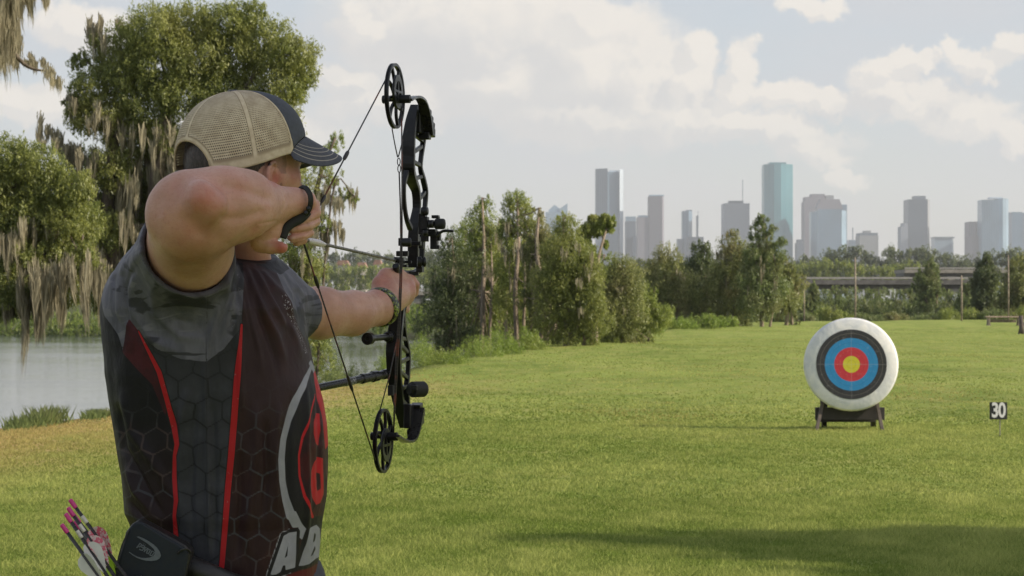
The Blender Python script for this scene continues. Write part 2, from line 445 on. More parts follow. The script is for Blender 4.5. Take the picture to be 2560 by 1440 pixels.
def mat_moss():
    m_, b, p = new_mat('hanging_moss')
    t = b.attr('tint')
    c = b.mix(t, (.17, .155, .105), (.50, .46, .33))
    dfs = b.n('ShaderNodeBsdfDiffuse'); b.put(dfs.inputs[0], c)
    tr = b.n('ShaderNodeBsdfTranslucent'); b.put(tr.inputs[0], c)
    mx = b.n('ShaderNodeMixShader'); mx.inputs[0].default_value = .4
    L = m_.node_tree.links
    L.new(dfs.outputs[0], mx.inputs[1]); L.new(tr.outputs[0], mx.inputs[2])
    L.new(mx.outputs[0], m_.node_tree.nodes['Material Output'].inputs[0])
    return m_
MOSS = mat_moss()

def leaf_cloud(puffs, n, size, rg, shell=.55, clump=.2, per=34, up=.35, spiky=0.0, thin=.28, flame=1.5):
    """puffs: (centre, rx, ry, rz). Leaves gathered in clumps on and inside each puff."""
    vol = np.array([(p[1] * p[2] * p[3]) ** (2 / 3) for p in puffs]); share = vol / vol.sum()
    VV = []; TT = []
    for (c, rx, ry, rz), s in zip(puffs, share):
        k = max(3, int(n * s / per))
        d = rg.normal(size=(k, 3)); d /= np.linalg.norm(d, axis=1, keepdims=True)
        rr = shell + (1 - shell) * rg.random(k) ** .7
        rr = rr * (1 + .22 * np.sin(d[:, 0] * 5 + c[0]) * np.sin(d[:, 2] * 6 + c[2]))      # uneven outline
        cc = d * rr[:, None]
        R0 = (rx * ry * rz) ** (1 / 3)
        tone = rg.normal(0, .16, k)
        csz = R0 * clump * (.5 + 1.0 * rg.random(k))
        l = rg.normal(size=(k, per, 3)); l /= (np.linalg.norm(l, axis=2, keepdims=True) + .25)
        l[:, :, 2] *= flame; l[:, :, :2] *= 1 / max(1, flame) ** .6
        cen = (cc * np.array([rx, ry, rz]))[:, None, :] + l * csz[:, None, None] + np.array(c)
        if spiky:                                                    # drooping or pointing sprays
            cen += d[:, None, :] * (rg.random((k, per, 1)) * R0 * spiky)
        cen = cen.reshape(-1, 3); m_ = len(cen)
        nrm = rg.normal(size=(m_, 3)) + np.array([0, 0, up * 2]) + np.repeat(d, per, 0) * .8
        nrm /= np.linalg.norm(nrm, axis=1, keepdims=True)
        t = np.cross(nrm, rg.normal(size=(m_, 3))) + (0 if flame < 1 else 1) * np.array([0, 0, .9]) * rg.choice([-1, 1], m_)[:, None]; t /= np.linalg.norm(t, axis=1, keepdims=True)
        q = np.cross(nrm, t)
        sz = size * (.55 + .9 * rg.random(m_))[:, None]
        v = np.stack([cen - t * sz, cen - q * sz * thin, cen + t * sz, cen + q * sz * thin], 1)
        VV.append(v.reshape(-1, 3))
        tt = np.clip(.45 + np.repeat(tone, per) + rg.normal(0, .2, m_), 0, 1)
        TT.append(np.repeat(tt, 4))
    V = np.concatenate(VV); T = np.concatenate(TT)
    return V, np.arange(len(V)).reshape(-1, 4), T
def moss_cloud(curtains, rg, wid=.03, per=30):
    """curtains: (top point, width, length). Each is a row of tufts whose strands gather to ragged points."""
    VV = []; TT = []
    for (c, W, L) in curtains:
        m_ = max(3, int(round(3.5 + W * 5)))
        for q in range(m_):
            u = (q + rg.random()) / m_ * 2 - 1
            l1 = L * (.45 + .65 * rg.random()) * (1 - .35 * abs(u)); w1 = W / m_ * (1.1 + .9 * rg.random())
            k = max(12, int(per * 1.2)); wq = wid * .42
            s = rg.random(k) * 2 - 1
            ln = l1 * (1.05 - .6 * np.abs(s) ** 1.3) * (.4 + .6 * rg.random(k) ** .7)
            cx = c[0] + u * W * .5; cy = c[1] + rg.normal(0, .25); cz = c[2] + rg.normal(0, .12) * L
            top = np.stack([cx + s * w1 * .55, cy + rg.normal(0, .08, k), cz + rg.normal(0, .10, k) * L], 1)
            tone = np.clip(.5 + rg.normal(0, .22, k) + rg.normal(0, .14), 0, 1)
            pull = .35 + .35 * rg.random(k); sway = rg.normal(0, .05) * l1
            segs = 4; pts = []
            for j in range(segs + 1):
                f = j / segs
                x = top[:, 0] - s * w1 * .55 * pull * f ** 1.2 + rg.normal(0, .02, k) * L * f * .6 + sway * f * f
                pts.append(np.stack([x, top[:, 1], top[:, 2] - ln * f], 1))
            a = rg.random(k) * np.pi; dr = np.stack([np.cos(a), np.sin(a) * .6, 0 * a], 1)
            prof = [.35, 1.0, .85, .5, .08]
            for j in range(segs):
                w0 = wq * prof[j]; w2 = wq * prof[j + 1]
                v = np.stack([pts[j] - dr * w0, pts[j] + dr * w0, pts[j + 1] + dr * w2, pts[j + 1] - dr * w2], 1)
                VV.append(v.reshape(-1, 3)); TT.append(np.repeat(tone, 4))
    V = np.concatenate(VV); T = np.concatenate(TT)
    return V, np.arange(len(V)).reshape(-1, 4), T
def branch(bm, pts, r0, r1, seg=7):
    pts = catmull([tuple(p) for p in pts], 5); n = len(pts)
    add_tube(bm, pts, [r0 + (r1 - r0) * i / (n - 1) for i in range(n)], seg)
def tree(name, label, cat, base, puffs, leaf, n, size, trunks, moss=None, group=None, bark=None, seed=1, depth_r=None,
         shell=.5, clump=.22, mossw=.03, spiky=0.0, twigs=True, mper=30):
    """base (px, depth). puffs (px, py, rx, rz[, depth offset[, ry m]]) in photo pixels at the tree's own distance; trunks: lists of (px, py[, doff]) with (r0, r1)"""
    rg = np.random.default_rng(seed); D = base[1]; k = D / FPX
    bx = (base[0] - 1280) * k; bz = float(ground_z(bx, D))
    e = empty(name, (bx, D, bz), label, cat, group)
    pp = []
    for q in puffs:
        do = q[4] if len(q) > 4 else rg.normal(0, .12) * (depth_r or 1.0)
        c = P(q[0], q[1], D + do); rx = q[2] * k; rz = q[3] * k
        pp.append((tuple(c), rx, (q[5] if len(q) > 5 else min(rx, rz) * 1.1), rz))
    bm = bmesh.new()
    for (pts, r0, r1) in trunks:
        q = [P(t[0], t[1], D + (t[2] if len(t) > 2 else 0)) for t in pts]
        q[0].z = min(q[0].z, float(ground_z(q[0].x, q[0].y))) - .15 if pts[0][1] >= 700 or True else q[0].z
        branch(bm, q, r0, r1)
    if twigs:                                               # limbs reach from the trunk into each puff
        for (c, rx, ry, rz) in pp[::1]:
            best = None
            for (pts, r0, r1) in trunks:
                for t in pts[1:]:
                    q = P(t[0], t[1], D + (t[2] if len(t) > 2 else 0))
                    dd = (q - Vector(c)).length + max(0, (q.z - c[2])) * 1.5
                    if best is None or dd < best[0]: best = (dd, q, r1)
            q = best[1]; cv = Vector(c)
            mid = (q + cv) / 2 + Vector((0, 0, -.06 * (cv - q).length))
            branch(bm, [q, mid, cv + Vector((0, 0, rz * .3))], max(best[2] * .8, .02), .012, 5)
    bmobj('trunk', bm, bark or BARK, e, smooth=True)
    V, Fq, T = leaf_cloud(pp, n, size, rg, shell, clump, spiky=spiky)
    npmesh('crown', V, Fq, LEAF[leaf], e, attrs={'tint': T})
    if moss:
        cur = []
        for q in moss:
            do = q[4] if len(q) > 4 else rg.normal(0, .25)
            cur.append((tuple(P(q[0], q[1], D + do)), q[2] * k, q[3] * k))
        V, Fq, T = moss_cloud(cur, rg, mossw, mper)
        npmesh('hanging_moss', V, Fq, MOSS, e, attrs={'tint': T})
    return e
def scatter(rg, n, x0, x1, y0, y1, rx, ry, jit=.4):
    return [(x0 + (x1 - x0) * rg.random(), y0 + (y1 - y0) * rg.random(), rx * (1 + jit * rg.normal() * .5), ry * (1 + jit * rg.normal() * .5)) for _ in range(n)]
# ------------------------------------------------------------------ skyline
def mat_facade(name, glass, frame_, fh=4.0, fw=3.0, rough=.3, vert=.35, horiz=.35, metal=0.0):
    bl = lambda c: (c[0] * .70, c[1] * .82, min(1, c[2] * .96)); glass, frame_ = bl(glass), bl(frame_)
    m_, b, p = new_mat(name)
    o = b.obj(); x, y, z = b.xyz(o)
    hz = b.m('LESS_THAN', b.m('FRACT', b.m('DIVIDE', z, fh)), horiz)
    vt = b.m('LESS_THAN', b.m('FRACT', b.m('DIVIDE', b.m('ADD', x, b.m('MULTIPLY', y, .83)), fw)), vert)
    fr = b.m('MAXIMUM', hz, vt)
    big = b.noise(b.mapv(o, (1, 1, .5)), .02, 3)
    g = b.mix(b.ss(big, .35, .65), tuple(c * .8 for c in glass), tuple(c * 1.15 for c in glass))
    b.put(p.inputs['Base Color'], b.mix(fr, g, frame_))
    b.put(p.inputs['Roughness'], b.m('ADD', b.m('MULTIPLY', fr, .4), rough))
    p.inputs['Metallic'].default_value = metal
    return m_
FAC = {
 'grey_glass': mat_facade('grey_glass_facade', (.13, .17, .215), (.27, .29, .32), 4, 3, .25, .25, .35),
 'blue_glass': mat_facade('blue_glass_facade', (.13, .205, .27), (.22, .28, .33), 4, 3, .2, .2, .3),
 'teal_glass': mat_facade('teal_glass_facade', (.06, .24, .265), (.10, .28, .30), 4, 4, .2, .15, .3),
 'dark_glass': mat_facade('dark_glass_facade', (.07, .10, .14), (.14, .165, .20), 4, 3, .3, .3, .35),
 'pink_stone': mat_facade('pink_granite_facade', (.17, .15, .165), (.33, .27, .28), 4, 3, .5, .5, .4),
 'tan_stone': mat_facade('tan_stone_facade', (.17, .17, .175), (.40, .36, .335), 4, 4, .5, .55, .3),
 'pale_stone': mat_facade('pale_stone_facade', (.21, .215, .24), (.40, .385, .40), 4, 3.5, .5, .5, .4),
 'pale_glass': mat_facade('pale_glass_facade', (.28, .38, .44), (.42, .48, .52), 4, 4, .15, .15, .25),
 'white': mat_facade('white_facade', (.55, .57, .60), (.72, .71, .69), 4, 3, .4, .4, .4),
}
def prism(bm, foot, top, D, bot=None):
    """foot: (px, depth offset) corners; top row in photo px; from the ground up"""
    lo = []; hi = []
    for (px, do) in foot:
        X = (px - 1280) / FPX * D
        zt = CH + (HZ - top) / FPX * D; zb = .2 if bot is None else CH + (HZ - bot) / FPX * D
        lo.append(bm.verts.new((X, D + do, zb))); hi.append(bm.verts.new((X, D + do, zt)))
    n = len(foot); bm.faces.new(lo); bm.faces.new(hi)
    for k in range(n): bm.faces.new((lo[k], lo[(k + 1) % n], hi[(k + 1) % n], hi[k]))
def tower(name, label, D, masses, cat='skyscraper'):
    """masses: (part name, facade, footprint, top px[, bottom px])"""
    f0 = masses[0][2]; cx = sum(p[0] for p in f0) / len(f0)
    e = empty(name, ((cx - 1280) / FPX * D, D, .2), label, cat, 'skyscrapers of the downtown skyline')
    for mm in masses:
        bm = bmesh.new(); prism(bm, mm[2], mm[3], D, mm[4] if len(mm) > 4 else None)
        bmobj(mm[0], bm, FAC[mm[1]], e)
    return e
def rect(a, b, d=45, o=0): return [(a, o), (b, o), (b, o + d), (a, o + d)]
def face2(a, m, b, da=30, db=30, d=60): return [(a, da), (m, 0), (b, db), (b, d), (a, d)]
M0 = 4400
tower('glass_tower', 'tall pale grey glass tower with a notched white top and a bright vertical edge', 4400, [
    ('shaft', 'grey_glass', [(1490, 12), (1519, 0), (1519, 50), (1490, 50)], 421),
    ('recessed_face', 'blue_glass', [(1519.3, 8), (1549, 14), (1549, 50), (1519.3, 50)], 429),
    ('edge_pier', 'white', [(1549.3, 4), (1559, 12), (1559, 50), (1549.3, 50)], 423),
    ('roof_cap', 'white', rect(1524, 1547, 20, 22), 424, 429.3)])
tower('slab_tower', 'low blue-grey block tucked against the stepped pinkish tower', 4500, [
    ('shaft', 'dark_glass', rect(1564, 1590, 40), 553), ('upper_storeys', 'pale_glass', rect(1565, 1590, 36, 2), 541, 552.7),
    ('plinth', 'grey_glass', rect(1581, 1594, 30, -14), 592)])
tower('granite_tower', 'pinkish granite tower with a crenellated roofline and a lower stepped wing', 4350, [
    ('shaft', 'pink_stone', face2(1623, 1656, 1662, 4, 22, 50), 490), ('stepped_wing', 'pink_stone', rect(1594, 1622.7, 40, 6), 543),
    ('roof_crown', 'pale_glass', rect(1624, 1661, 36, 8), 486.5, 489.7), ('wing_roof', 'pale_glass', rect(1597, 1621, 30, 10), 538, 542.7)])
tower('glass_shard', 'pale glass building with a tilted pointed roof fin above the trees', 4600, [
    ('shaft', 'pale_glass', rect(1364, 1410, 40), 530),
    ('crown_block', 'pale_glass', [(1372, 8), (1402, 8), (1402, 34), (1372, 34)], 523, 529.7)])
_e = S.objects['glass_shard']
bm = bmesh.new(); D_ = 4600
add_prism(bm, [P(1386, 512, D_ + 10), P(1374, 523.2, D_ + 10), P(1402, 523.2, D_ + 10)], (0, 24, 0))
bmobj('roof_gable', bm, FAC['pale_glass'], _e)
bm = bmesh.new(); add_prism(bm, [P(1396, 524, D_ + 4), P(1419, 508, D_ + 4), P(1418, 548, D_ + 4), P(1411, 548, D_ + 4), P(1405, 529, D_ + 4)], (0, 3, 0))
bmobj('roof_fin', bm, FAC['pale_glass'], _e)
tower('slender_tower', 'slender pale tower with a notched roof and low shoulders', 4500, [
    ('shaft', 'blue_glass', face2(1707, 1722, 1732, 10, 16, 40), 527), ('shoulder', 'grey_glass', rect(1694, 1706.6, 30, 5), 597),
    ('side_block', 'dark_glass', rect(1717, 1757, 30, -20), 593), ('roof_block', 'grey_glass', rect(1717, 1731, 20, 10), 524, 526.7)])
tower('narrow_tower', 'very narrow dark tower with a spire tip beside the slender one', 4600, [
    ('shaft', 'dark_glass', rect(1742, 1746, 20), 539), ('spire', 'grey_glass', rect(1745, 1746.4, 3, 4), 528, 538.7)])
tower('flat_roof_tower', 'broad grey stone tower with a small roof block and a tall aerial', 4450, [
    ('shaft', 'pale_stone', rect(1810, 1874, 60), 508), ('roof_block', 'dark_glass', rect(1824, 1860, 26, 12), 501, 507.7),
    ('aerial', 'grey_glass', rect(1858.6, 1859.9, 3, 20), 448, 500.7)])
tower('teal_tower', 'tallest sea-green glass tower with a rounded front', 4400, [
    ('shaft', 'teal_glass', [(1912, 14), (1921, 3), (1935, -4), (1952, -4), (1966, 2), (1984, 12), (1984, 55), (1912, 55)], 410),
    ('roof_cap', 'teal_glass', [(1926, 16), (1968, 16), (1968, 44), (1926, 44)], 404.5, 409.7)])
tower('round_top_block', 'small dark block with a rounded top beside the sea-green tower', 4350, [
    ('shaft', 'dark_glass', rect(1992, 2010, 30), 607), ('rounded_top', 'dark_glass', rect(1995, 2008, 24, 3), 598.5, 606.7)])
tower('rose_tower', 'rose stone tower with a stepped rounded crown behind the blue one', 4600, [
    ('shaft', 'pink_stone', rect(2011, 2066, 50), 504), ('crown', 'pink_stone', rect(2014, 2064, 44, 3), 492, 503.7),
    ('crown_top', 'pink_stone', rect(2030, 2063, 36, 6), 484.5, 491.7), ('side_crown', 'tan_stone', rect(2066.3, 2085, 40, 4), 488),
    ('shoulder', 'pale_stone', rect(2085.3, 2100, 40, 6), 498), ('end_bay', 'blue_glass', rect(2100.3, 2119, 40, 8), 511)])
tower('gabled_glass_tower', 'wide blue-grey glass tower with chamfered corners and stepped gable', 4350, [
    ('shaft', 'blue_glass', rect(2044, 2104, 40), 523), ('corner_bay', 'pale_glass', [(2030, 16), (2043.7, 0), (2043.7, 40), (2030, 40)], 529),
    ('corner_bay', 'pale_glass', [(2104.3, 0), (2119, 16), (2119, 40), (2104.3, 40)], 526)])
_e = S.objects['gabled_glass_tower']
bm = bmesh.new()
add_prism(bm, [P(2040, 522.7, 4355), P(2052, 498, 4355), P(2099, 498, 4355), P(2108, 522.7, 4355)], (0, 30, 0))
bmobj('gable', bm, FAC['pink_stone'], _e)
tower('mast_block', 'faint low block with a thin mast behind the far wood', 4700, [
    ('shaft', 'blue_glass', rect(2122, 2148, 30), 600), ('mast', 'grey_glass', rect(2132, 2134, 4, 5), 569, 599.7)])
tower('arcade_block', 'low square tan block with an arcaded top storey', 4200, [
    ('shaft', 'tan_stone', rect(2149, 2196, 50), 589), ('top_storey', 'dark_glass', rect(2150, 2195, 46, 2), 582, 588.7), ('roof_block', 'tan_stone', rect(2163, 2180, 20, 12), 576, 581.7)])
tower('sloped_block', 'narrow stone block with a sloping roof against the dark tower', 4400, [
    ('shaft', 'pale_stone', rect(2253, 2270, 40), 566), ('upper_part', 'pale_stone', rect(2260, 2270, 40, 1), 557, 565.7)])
tower('bronze_tower', 'dark tower with a side coloured tan as if sunlit and a roof block', 4400, [
    ('shaft', 'dark_glass', [(2272, 6), (2319, 0), (2319, 60), (2272, 60)], 498), ('painted_sunlit_side', 'tan_stone', [(2319.3, 0), (2334, 40), (2334, 60), (2319.3, 60)], 498),  # warm sun on the right face is put into its colour by tan stone
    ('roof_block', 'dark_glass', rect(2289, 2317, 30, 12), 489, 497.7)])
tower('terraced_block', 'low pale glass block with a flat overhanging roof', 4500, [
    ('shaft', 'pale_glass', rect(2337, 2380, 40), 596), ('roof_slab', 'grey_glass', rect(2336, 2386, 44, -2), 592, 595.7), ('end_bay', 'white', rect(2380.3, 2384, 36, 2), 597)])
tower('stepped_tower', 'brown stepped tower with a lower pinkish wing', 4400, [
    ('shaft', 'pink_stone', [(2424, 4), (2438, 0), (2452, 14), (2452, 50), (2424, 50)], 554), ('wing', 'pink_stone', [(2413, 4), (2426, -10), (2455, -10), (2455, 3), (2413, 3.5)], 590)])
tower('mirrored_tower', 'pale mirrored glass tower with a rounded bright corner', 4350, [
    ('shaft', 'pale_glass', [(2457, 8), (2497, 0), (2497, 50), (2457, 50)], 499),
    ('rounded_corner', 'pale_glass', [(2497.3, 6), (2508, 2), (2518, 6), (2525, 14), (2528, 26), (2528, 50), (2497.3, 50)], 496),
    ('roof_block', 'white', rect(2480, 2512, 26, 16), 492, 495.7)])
tower('edge_tower', 'blue glass tower cut off by the picture edge beside the mirrored one', 4450, [
    ('shaft', 'blue_glass', rect(2530, 2556, 40), 530), ('end_bay', 'grey_glass', rect(2556.3, 2580, 40, 3), 532)])

# ------------------------------------------------------------------ elevated roads
CONC = simple('pale_concrete', (.27, .25, .22), .85, var=.2, scale=1.2)
CONC_D = simple('weathered_concrete', (.13, .125, .12), .9, var=.3, scale=.8)
RAILM = simple('guard_rail_steel', (.40, .38, .36), .5, .5, scale=3)
def viaduct(name, label, x0, x1, ytop, ybot, D, mat, piers, rail=True):
    e = empty(name, ((x0 + x1) / 2 / FPX * D - 1280 / FPX * D, D, 0), label, 'bridge', 'elevated roads beyond the field')
    A = P(x0, ytop, D); B = P(x1, ytop, D); zb = P(x0, ybot, D).z
    bm = bmesh.new(); hh = A.z - zb
    add_box(bm, ((A.x + B.x) / 2, D + 6, A.z - hh * .28), (B.x - A.x, 12, hh * .5)); bmobj('deck', bm, mat, e)
    bm = bmesh.new(); add_box(bm, ((A.x + B.x) / 2, D + 6, zb + hh * .235), (B.x - A.x - .1, 9.5, hh * .46)); bmobj('girder', bm, CONC_D, e)
    if rail:
        bm = bmesh.new(); add_box(bm, ((A.x + B.x) / 2, D + .15, A.z + .25), (B.x - A.x, .2, .28))
        n = int((B.x - A.x) / 2.2)
        for i in range(n + 1): add_box(bm, (A.x + .1 + (B.x - A.x - .2) * i / n, D + .3, A.z + .04), (.16, .12, .38))
        bmobj('guard_rail', bm, RAILM, e)
    for px in piers:
        x = (px - 1280) / FPX * D; bm = bmesh.new(); gz = float(ground_z(x, D + 5))
        add_tube(bm, [(x, D + 5, gz - .3), (x, D + 5, zb - .75)], .55, 14)
        add_box(bm, (x, D + 5, zb - .375), (1.5, 9, .74)); bmobj('pier', bm, CONC, e)
    return e
viaduct('highway_bridge', 'lower grey elevated road with a guard rail behind the wooden posts', 1940, 2475, 699, 722, 300, CONC_D, (2020, 2110, 2210, 2300, 2390, 2450))
viaduct('upper_bridge', 'upper pale elevated road with dark openings under it', 2262, 2600, 673, 691, 430, CONC, (2300, 2380, 2460, 2540))
viaduct('river_bridge', 'tan low bridge seen beyond the bow hand over the river bank', 1000, 1330, 727, 747, 330, CONC, (1045, 1120, 1200, 1280))

# ------------------------------------------------------------------ far woods
def wood(name, label, rows, leaf, n, size, seed, shell=.3):
    """rows: (px0, px1, py top list, depth, band bottom py)"""
    rg = np.random.default_rng(seed); puffs = []
    for (x0, x1, tops, D, yb, step) in rows:
        k = D / FPX; xx = x0
        while xx < x1:
            t = np.interp(xx, np.linspace(x0, x1, len(tops)), tops) + rg.normal(0, step * .10)
            r = step * (.55 + .35 * rg.random())
            y = t + r * .75
            while y < yb:
                do = -(y - t) * k * .25 + rg.normal(0, .6)
                puffs.append((tuple(P(xx + rg.normal(0, r * .2), y, D + do)), r * k, r * k, r * k * .8))
                y += r * 1.1
            xx += step * .8
    V, Fq, T = leaf_cloud(puffs, n, size, rg, shell, .3, per=26)
    return tag(npmesh(name, V, Fq, LEAF[leaf], attrs={'tint': T}), label, 'woodland', kind='stuff')
wood('far_wood', 'hazy line of distant dark green woodland under the skyline',
     [(1500, 2100, [665, 650, 655, 660, 655, 640, 650], 900, 700, 26), (2080, 2600, [622, 616, 640, 622, 618, 640, 650, 628, 622, 640], 820, 700, 34),
      (780, 1500, [642, 628, 640, 620, 634, 650, 640, 645], 1000, 700, 26)], 'far', 150000, .62, 5)
wood('middle_wood', 'pale green woodland in front of the distant tree line',
     [(1950, 2330, [672, 655, 648, 660, 668, 652, 660], 560, 720, 26), (780, 1450, [668, 662, 672, 660, 668, 664], 620, 730, 24),
      (1500, 1960, [668, 672, 660, 670], 520, 720, 26), (2300, 2600, [700, 700, 704], 380, 740, 22)], 'cypress', 100000, .36, 6)
wood('river_thicket', 'dense thicket along the far river bank under the bridges',
     [(-260, 330, [786, 780, 792, 776, 784], 283, 842, 16), (-260, 330, [800, 806, 798, 804], 281, 842, 12), (760, 1400, [756, 750, 758, 752, 756], 300, 800, 20), (760, 1200, [770, 778, 772], 235, 832, 18)], 'bright', 80000, .17, 8)
wood('dark_thicket', 'dark brushwood below the elevated road behind the field edge',
     [(1580, 2700, [722, 716, 728, 720, 730, 722, 735], 215, 800, 26), (1900, 2700, [748, 740, 752, 742, 756], 190, 800, 24)], 'dull', 120000, .12, 9)
wood('hill_wood', 'dense trees on the slope just below the clay-roofed houses', [(760, 1120, [668, 664, 670, 662], 660, 740, 20), (780, 1120, [650, 662, 656], 760, 700, 18)], 'far', 26000, .3, 12)
wood('left_far_wood', 'far wooded shore across the river',
     [(-300, 420, [700, 690, 712, 700], 420, 790, 30), (-3200, -300, [712, 690, 705, 680, 700, 690, 708, 700], 360, 815, 60)], 'far', 60000, .42, 11)
# a few roofs among the trees on the far hill
ROOF = simple('clay_roof', (.27, .16, .12), .85, var=.2, scale=.6)
WALLW = simple('pale_house_wall', (.55, .50, .46), .8, var=.08, scale=.5)
for i, (px, py, lw, ad) in enumerate([(858, 652, 30, 'widest'), (905, 657, 24, 'middle'), (945, 651, 20, 'narrow')]):
    D = 700 + i * 12; k = D / FPX; c = P(px, py, D)
    e = empty('house', (c.x, D, 0), ['wide clay-roofed house low among the far trees above the arrow', 'clay-roofed house with a squat roof between two others on the far hill', 'narrow clay-roofed house nearest the bow on the far hill'][i], 'house', 'clay-roofed houses on the far hill')
    W = lw * k; h0 = c.z - 1.6
    bm = bmesh.new(); add_box(bm, (c.x, D, h0 / 2), (W, 6, h0)); bmobj('wall', bm, WALLW, e)
    bm = bmesh.new(); add_prism(bm, [Vector((c.x - W * .58, D - 3.5, h0 + .003)), Vector((c.x + W * .58, D - 3.5, h0 + .003)), Vector((c.x + W * .34, D - 3.5, h0 + 1.7)), Vector((c.x - W * .34, D - 3.5, h0 + 1.7))], (0, 7, 0))
    bmobj('roof', bm, ROOF, e)
tag(S.objects['left_far_wood']); S.objects['left_far_wood'].name = 'shore_wood'

# ------------------------------------------------------------------ haze
bm = bmesh.new(); add_box(bm, (0, 2700, 157), (9000, 5560, 326))
hz = bmobj('haze', bm); hm = bpy.data.materials.new('air_haze'); hm.use_nodes = True
nt = hm.node_tree; nt.nodes.clear()
pv = nt.nodes.new('ShaderNodeVolumePrincipled'); pv.inputs['Color'].default_value = (.90, .95, 1.0, 1); pv.inputs['Density'].default_value = HAZE = .000105
pv.inputs['Anisotropy'].default_value = .1
ot = nt.nodes.new('ShaderNodeOutputMaterial'); nt.links.new(pv.outputs[0], ot.inputs['Volume'])
hz.data.materials.append(hm); tag(hz, 'thin pale haze in the air over the whole valley', 'haze', kind='stuff')
# ------------------------------------------------------------------ individual trees
rgT = np.random.default_rng(21)
# big moss-hung live oak behind the archer
oak = [(300, 130, 70, 60), (380, 80, 80, 60), (470, 70, 85, 55), (560, 60, 80, 50), (620, 40, 45, 38), (660, 110, 80, 55), (730, 140, 65, 45), (745, 190, 50, 45),
       (700, 220, 70, 60), (600, 150, 90, 60), (500, 150, 90, 70), (400, 160, 90, 70), (310, 190, 70, 50), (230, 220, 55, 45), (215, 290, 50, 40), (270, 290, 70, 50),
       (360, 260, 80, 60), (450, 240, 80, 60), (560, 240, 80, 60), (680, 300, 70, 60), (720, 370, 50, 60), (330, 340, 70, 50), (410, 350, 60, 50), (280, 420, 50, 50), (250, 590, 60, 40), (285, 560, 50, 40),
       (200, 150, 26, 24), (180, 260, 24, 24), (660, 400, 60, 60), (600, 330, 70, 50), (240, 680, 40, 30),
       (480, 400, 90, 60, .8), (380, 440, 80, 60, .8), (560, 380, 90, 60, .8), (320, 500, 50, 60, .8), (400, 520, 70, 60, .8), (700, 420, 60, 60, .6), (250, 520, 40, 40, .6),
       (300, 460, 60, 60, 1.2), (200, 420, 60, 50, 1.2), (260, 640, 70, 60, 1.4), (330, 620, 60, 60, 1.2), (180, 520, 60, 60, 1.4), (210, 600, 60, 50, 1.4), (360, 560, 60, 60, 1.0), (300, 700, 50, 50, 1.4), (250, 740, 50, 40, 1.4), (150, 620, 50, 50, 1.6), (640, 470, 50, 60, .8), (600, 520, 60, 60, .8)]
oakm = [(235, 60, 50, 90), (255, 100, 40, 60), (300, 60, 20, 60), (180, 250, 30, 70), (205, 250, 24, 60), (330, 330, 60, 110), (400, 330, 80, 120), (440, 350, 40, 120), (370, 400, 60, 90), (500, 320, 60, 100),
        (120, 320, 60, 80), (150, 360, 60, 60), (190, 380, 50, 70), (230, 400, 60, 120), (290, 440, 50, 130), (330, 470, 60, 150), (380, 450, 60, 120), (260, 300, 60, 90), (220, 470, 60, 110),
        (270, 640, 60, 120), (300, 660, 40, 90), (240, 640, 40, 90), (190, 640, 50, 110), (320, 560, 40, 90), (430, 420, 60, 100), (470, 400, 50, 100)]
tree('live_oak', 'tall dense live oak draped in moss standing behind the capped archer', 'tree', (400, 40), oak, 'oak', 330000, .036,
     [([(410, 1000, 0), (400, 760, 0), (390, 560, 0), (400, 380, 0), (430, 220, 0)], .28, .1), ([(330, 1000, .5), (290, 720, .3), (270, 520, .2), (290, 330, 0), (320, 200, 0)], .2, .06),
      ([(400, 560, 0), (520, 380, 0), (600, 240, 0), (660, 160, 0)], .12, .04), ([(440, 700, 0), (470, 500, .2), (560, 380, .2), (700, 330, 0)], .12, .04)],
     oakm, seed=3, mossw=.032, clump=.20, mper=46, shell=.42, spiky=.22)
# low oak whose crown comes in from the side over the water
lo = [(20, 400, 70, 50), (90, 420, 70, 50), (30, 470, 80, 55), (120, 480, 70, 50), (190, 470, 45, 40), (60, 540, 80, 50), (160, 550, 60, 45), (-60, 450, 80, 70), (20, 720, 60, 45), (60, 750, 50, 40), (-30, 640, 60, 60), (110, 690, 50, 40), (120, 640, 60, 40), (200, 640, 50, 34), (40, 640, 50, 40), (0, 600, 80, 50, .6), (90, 600, 80, 50, .6), (20, 680, 80, 50, .6), (150, 690, 60, 40, .6), (60, 720, 80, 40, .6), (160, 730, 50, 34, .6), (-20, 540, 80, 60, .8), (110, 560, 80, 50, .8), (210, 560, 50, 50, .8), (0, 770, 60, 30, .5)]
lom = [(10, 560, 50, 120), (50, 570, 60, 130), (90, 560, 50, 120), (130, 560, 40, 110), (160, 570, 30, 90), (30, 600, 50, 100), (110, 680, 40, 170), (80, 700, 40, 130), (60, 740, 22, 210), (130, 700, 50, 130), (170, 660, 60, 130), (210, 670, 50, 120), (240, 680, 30, 190), (20, 760, 30, 80), (150, 740, 26, 130), (100, 760, 24, 120)]
tree('live_oak', 'low spreading live oak with long tan moss hanging over the river', 'tree', (-190, 33), lo, 'oak', 170000, .030,
     [([(-190, 1050, 0), (-180, 800, 0), (-120, 620, 0), (-40, 500, 0), (80, 450, 0)], .24, .06), ([(-180, 820, 0), (-80, 700, 0), (60, 660, 0), (200, 640, 0)], .13, .04)],
     lom, seed=4, mossw=.024, mper=60, clump=.22, spiky=.2)
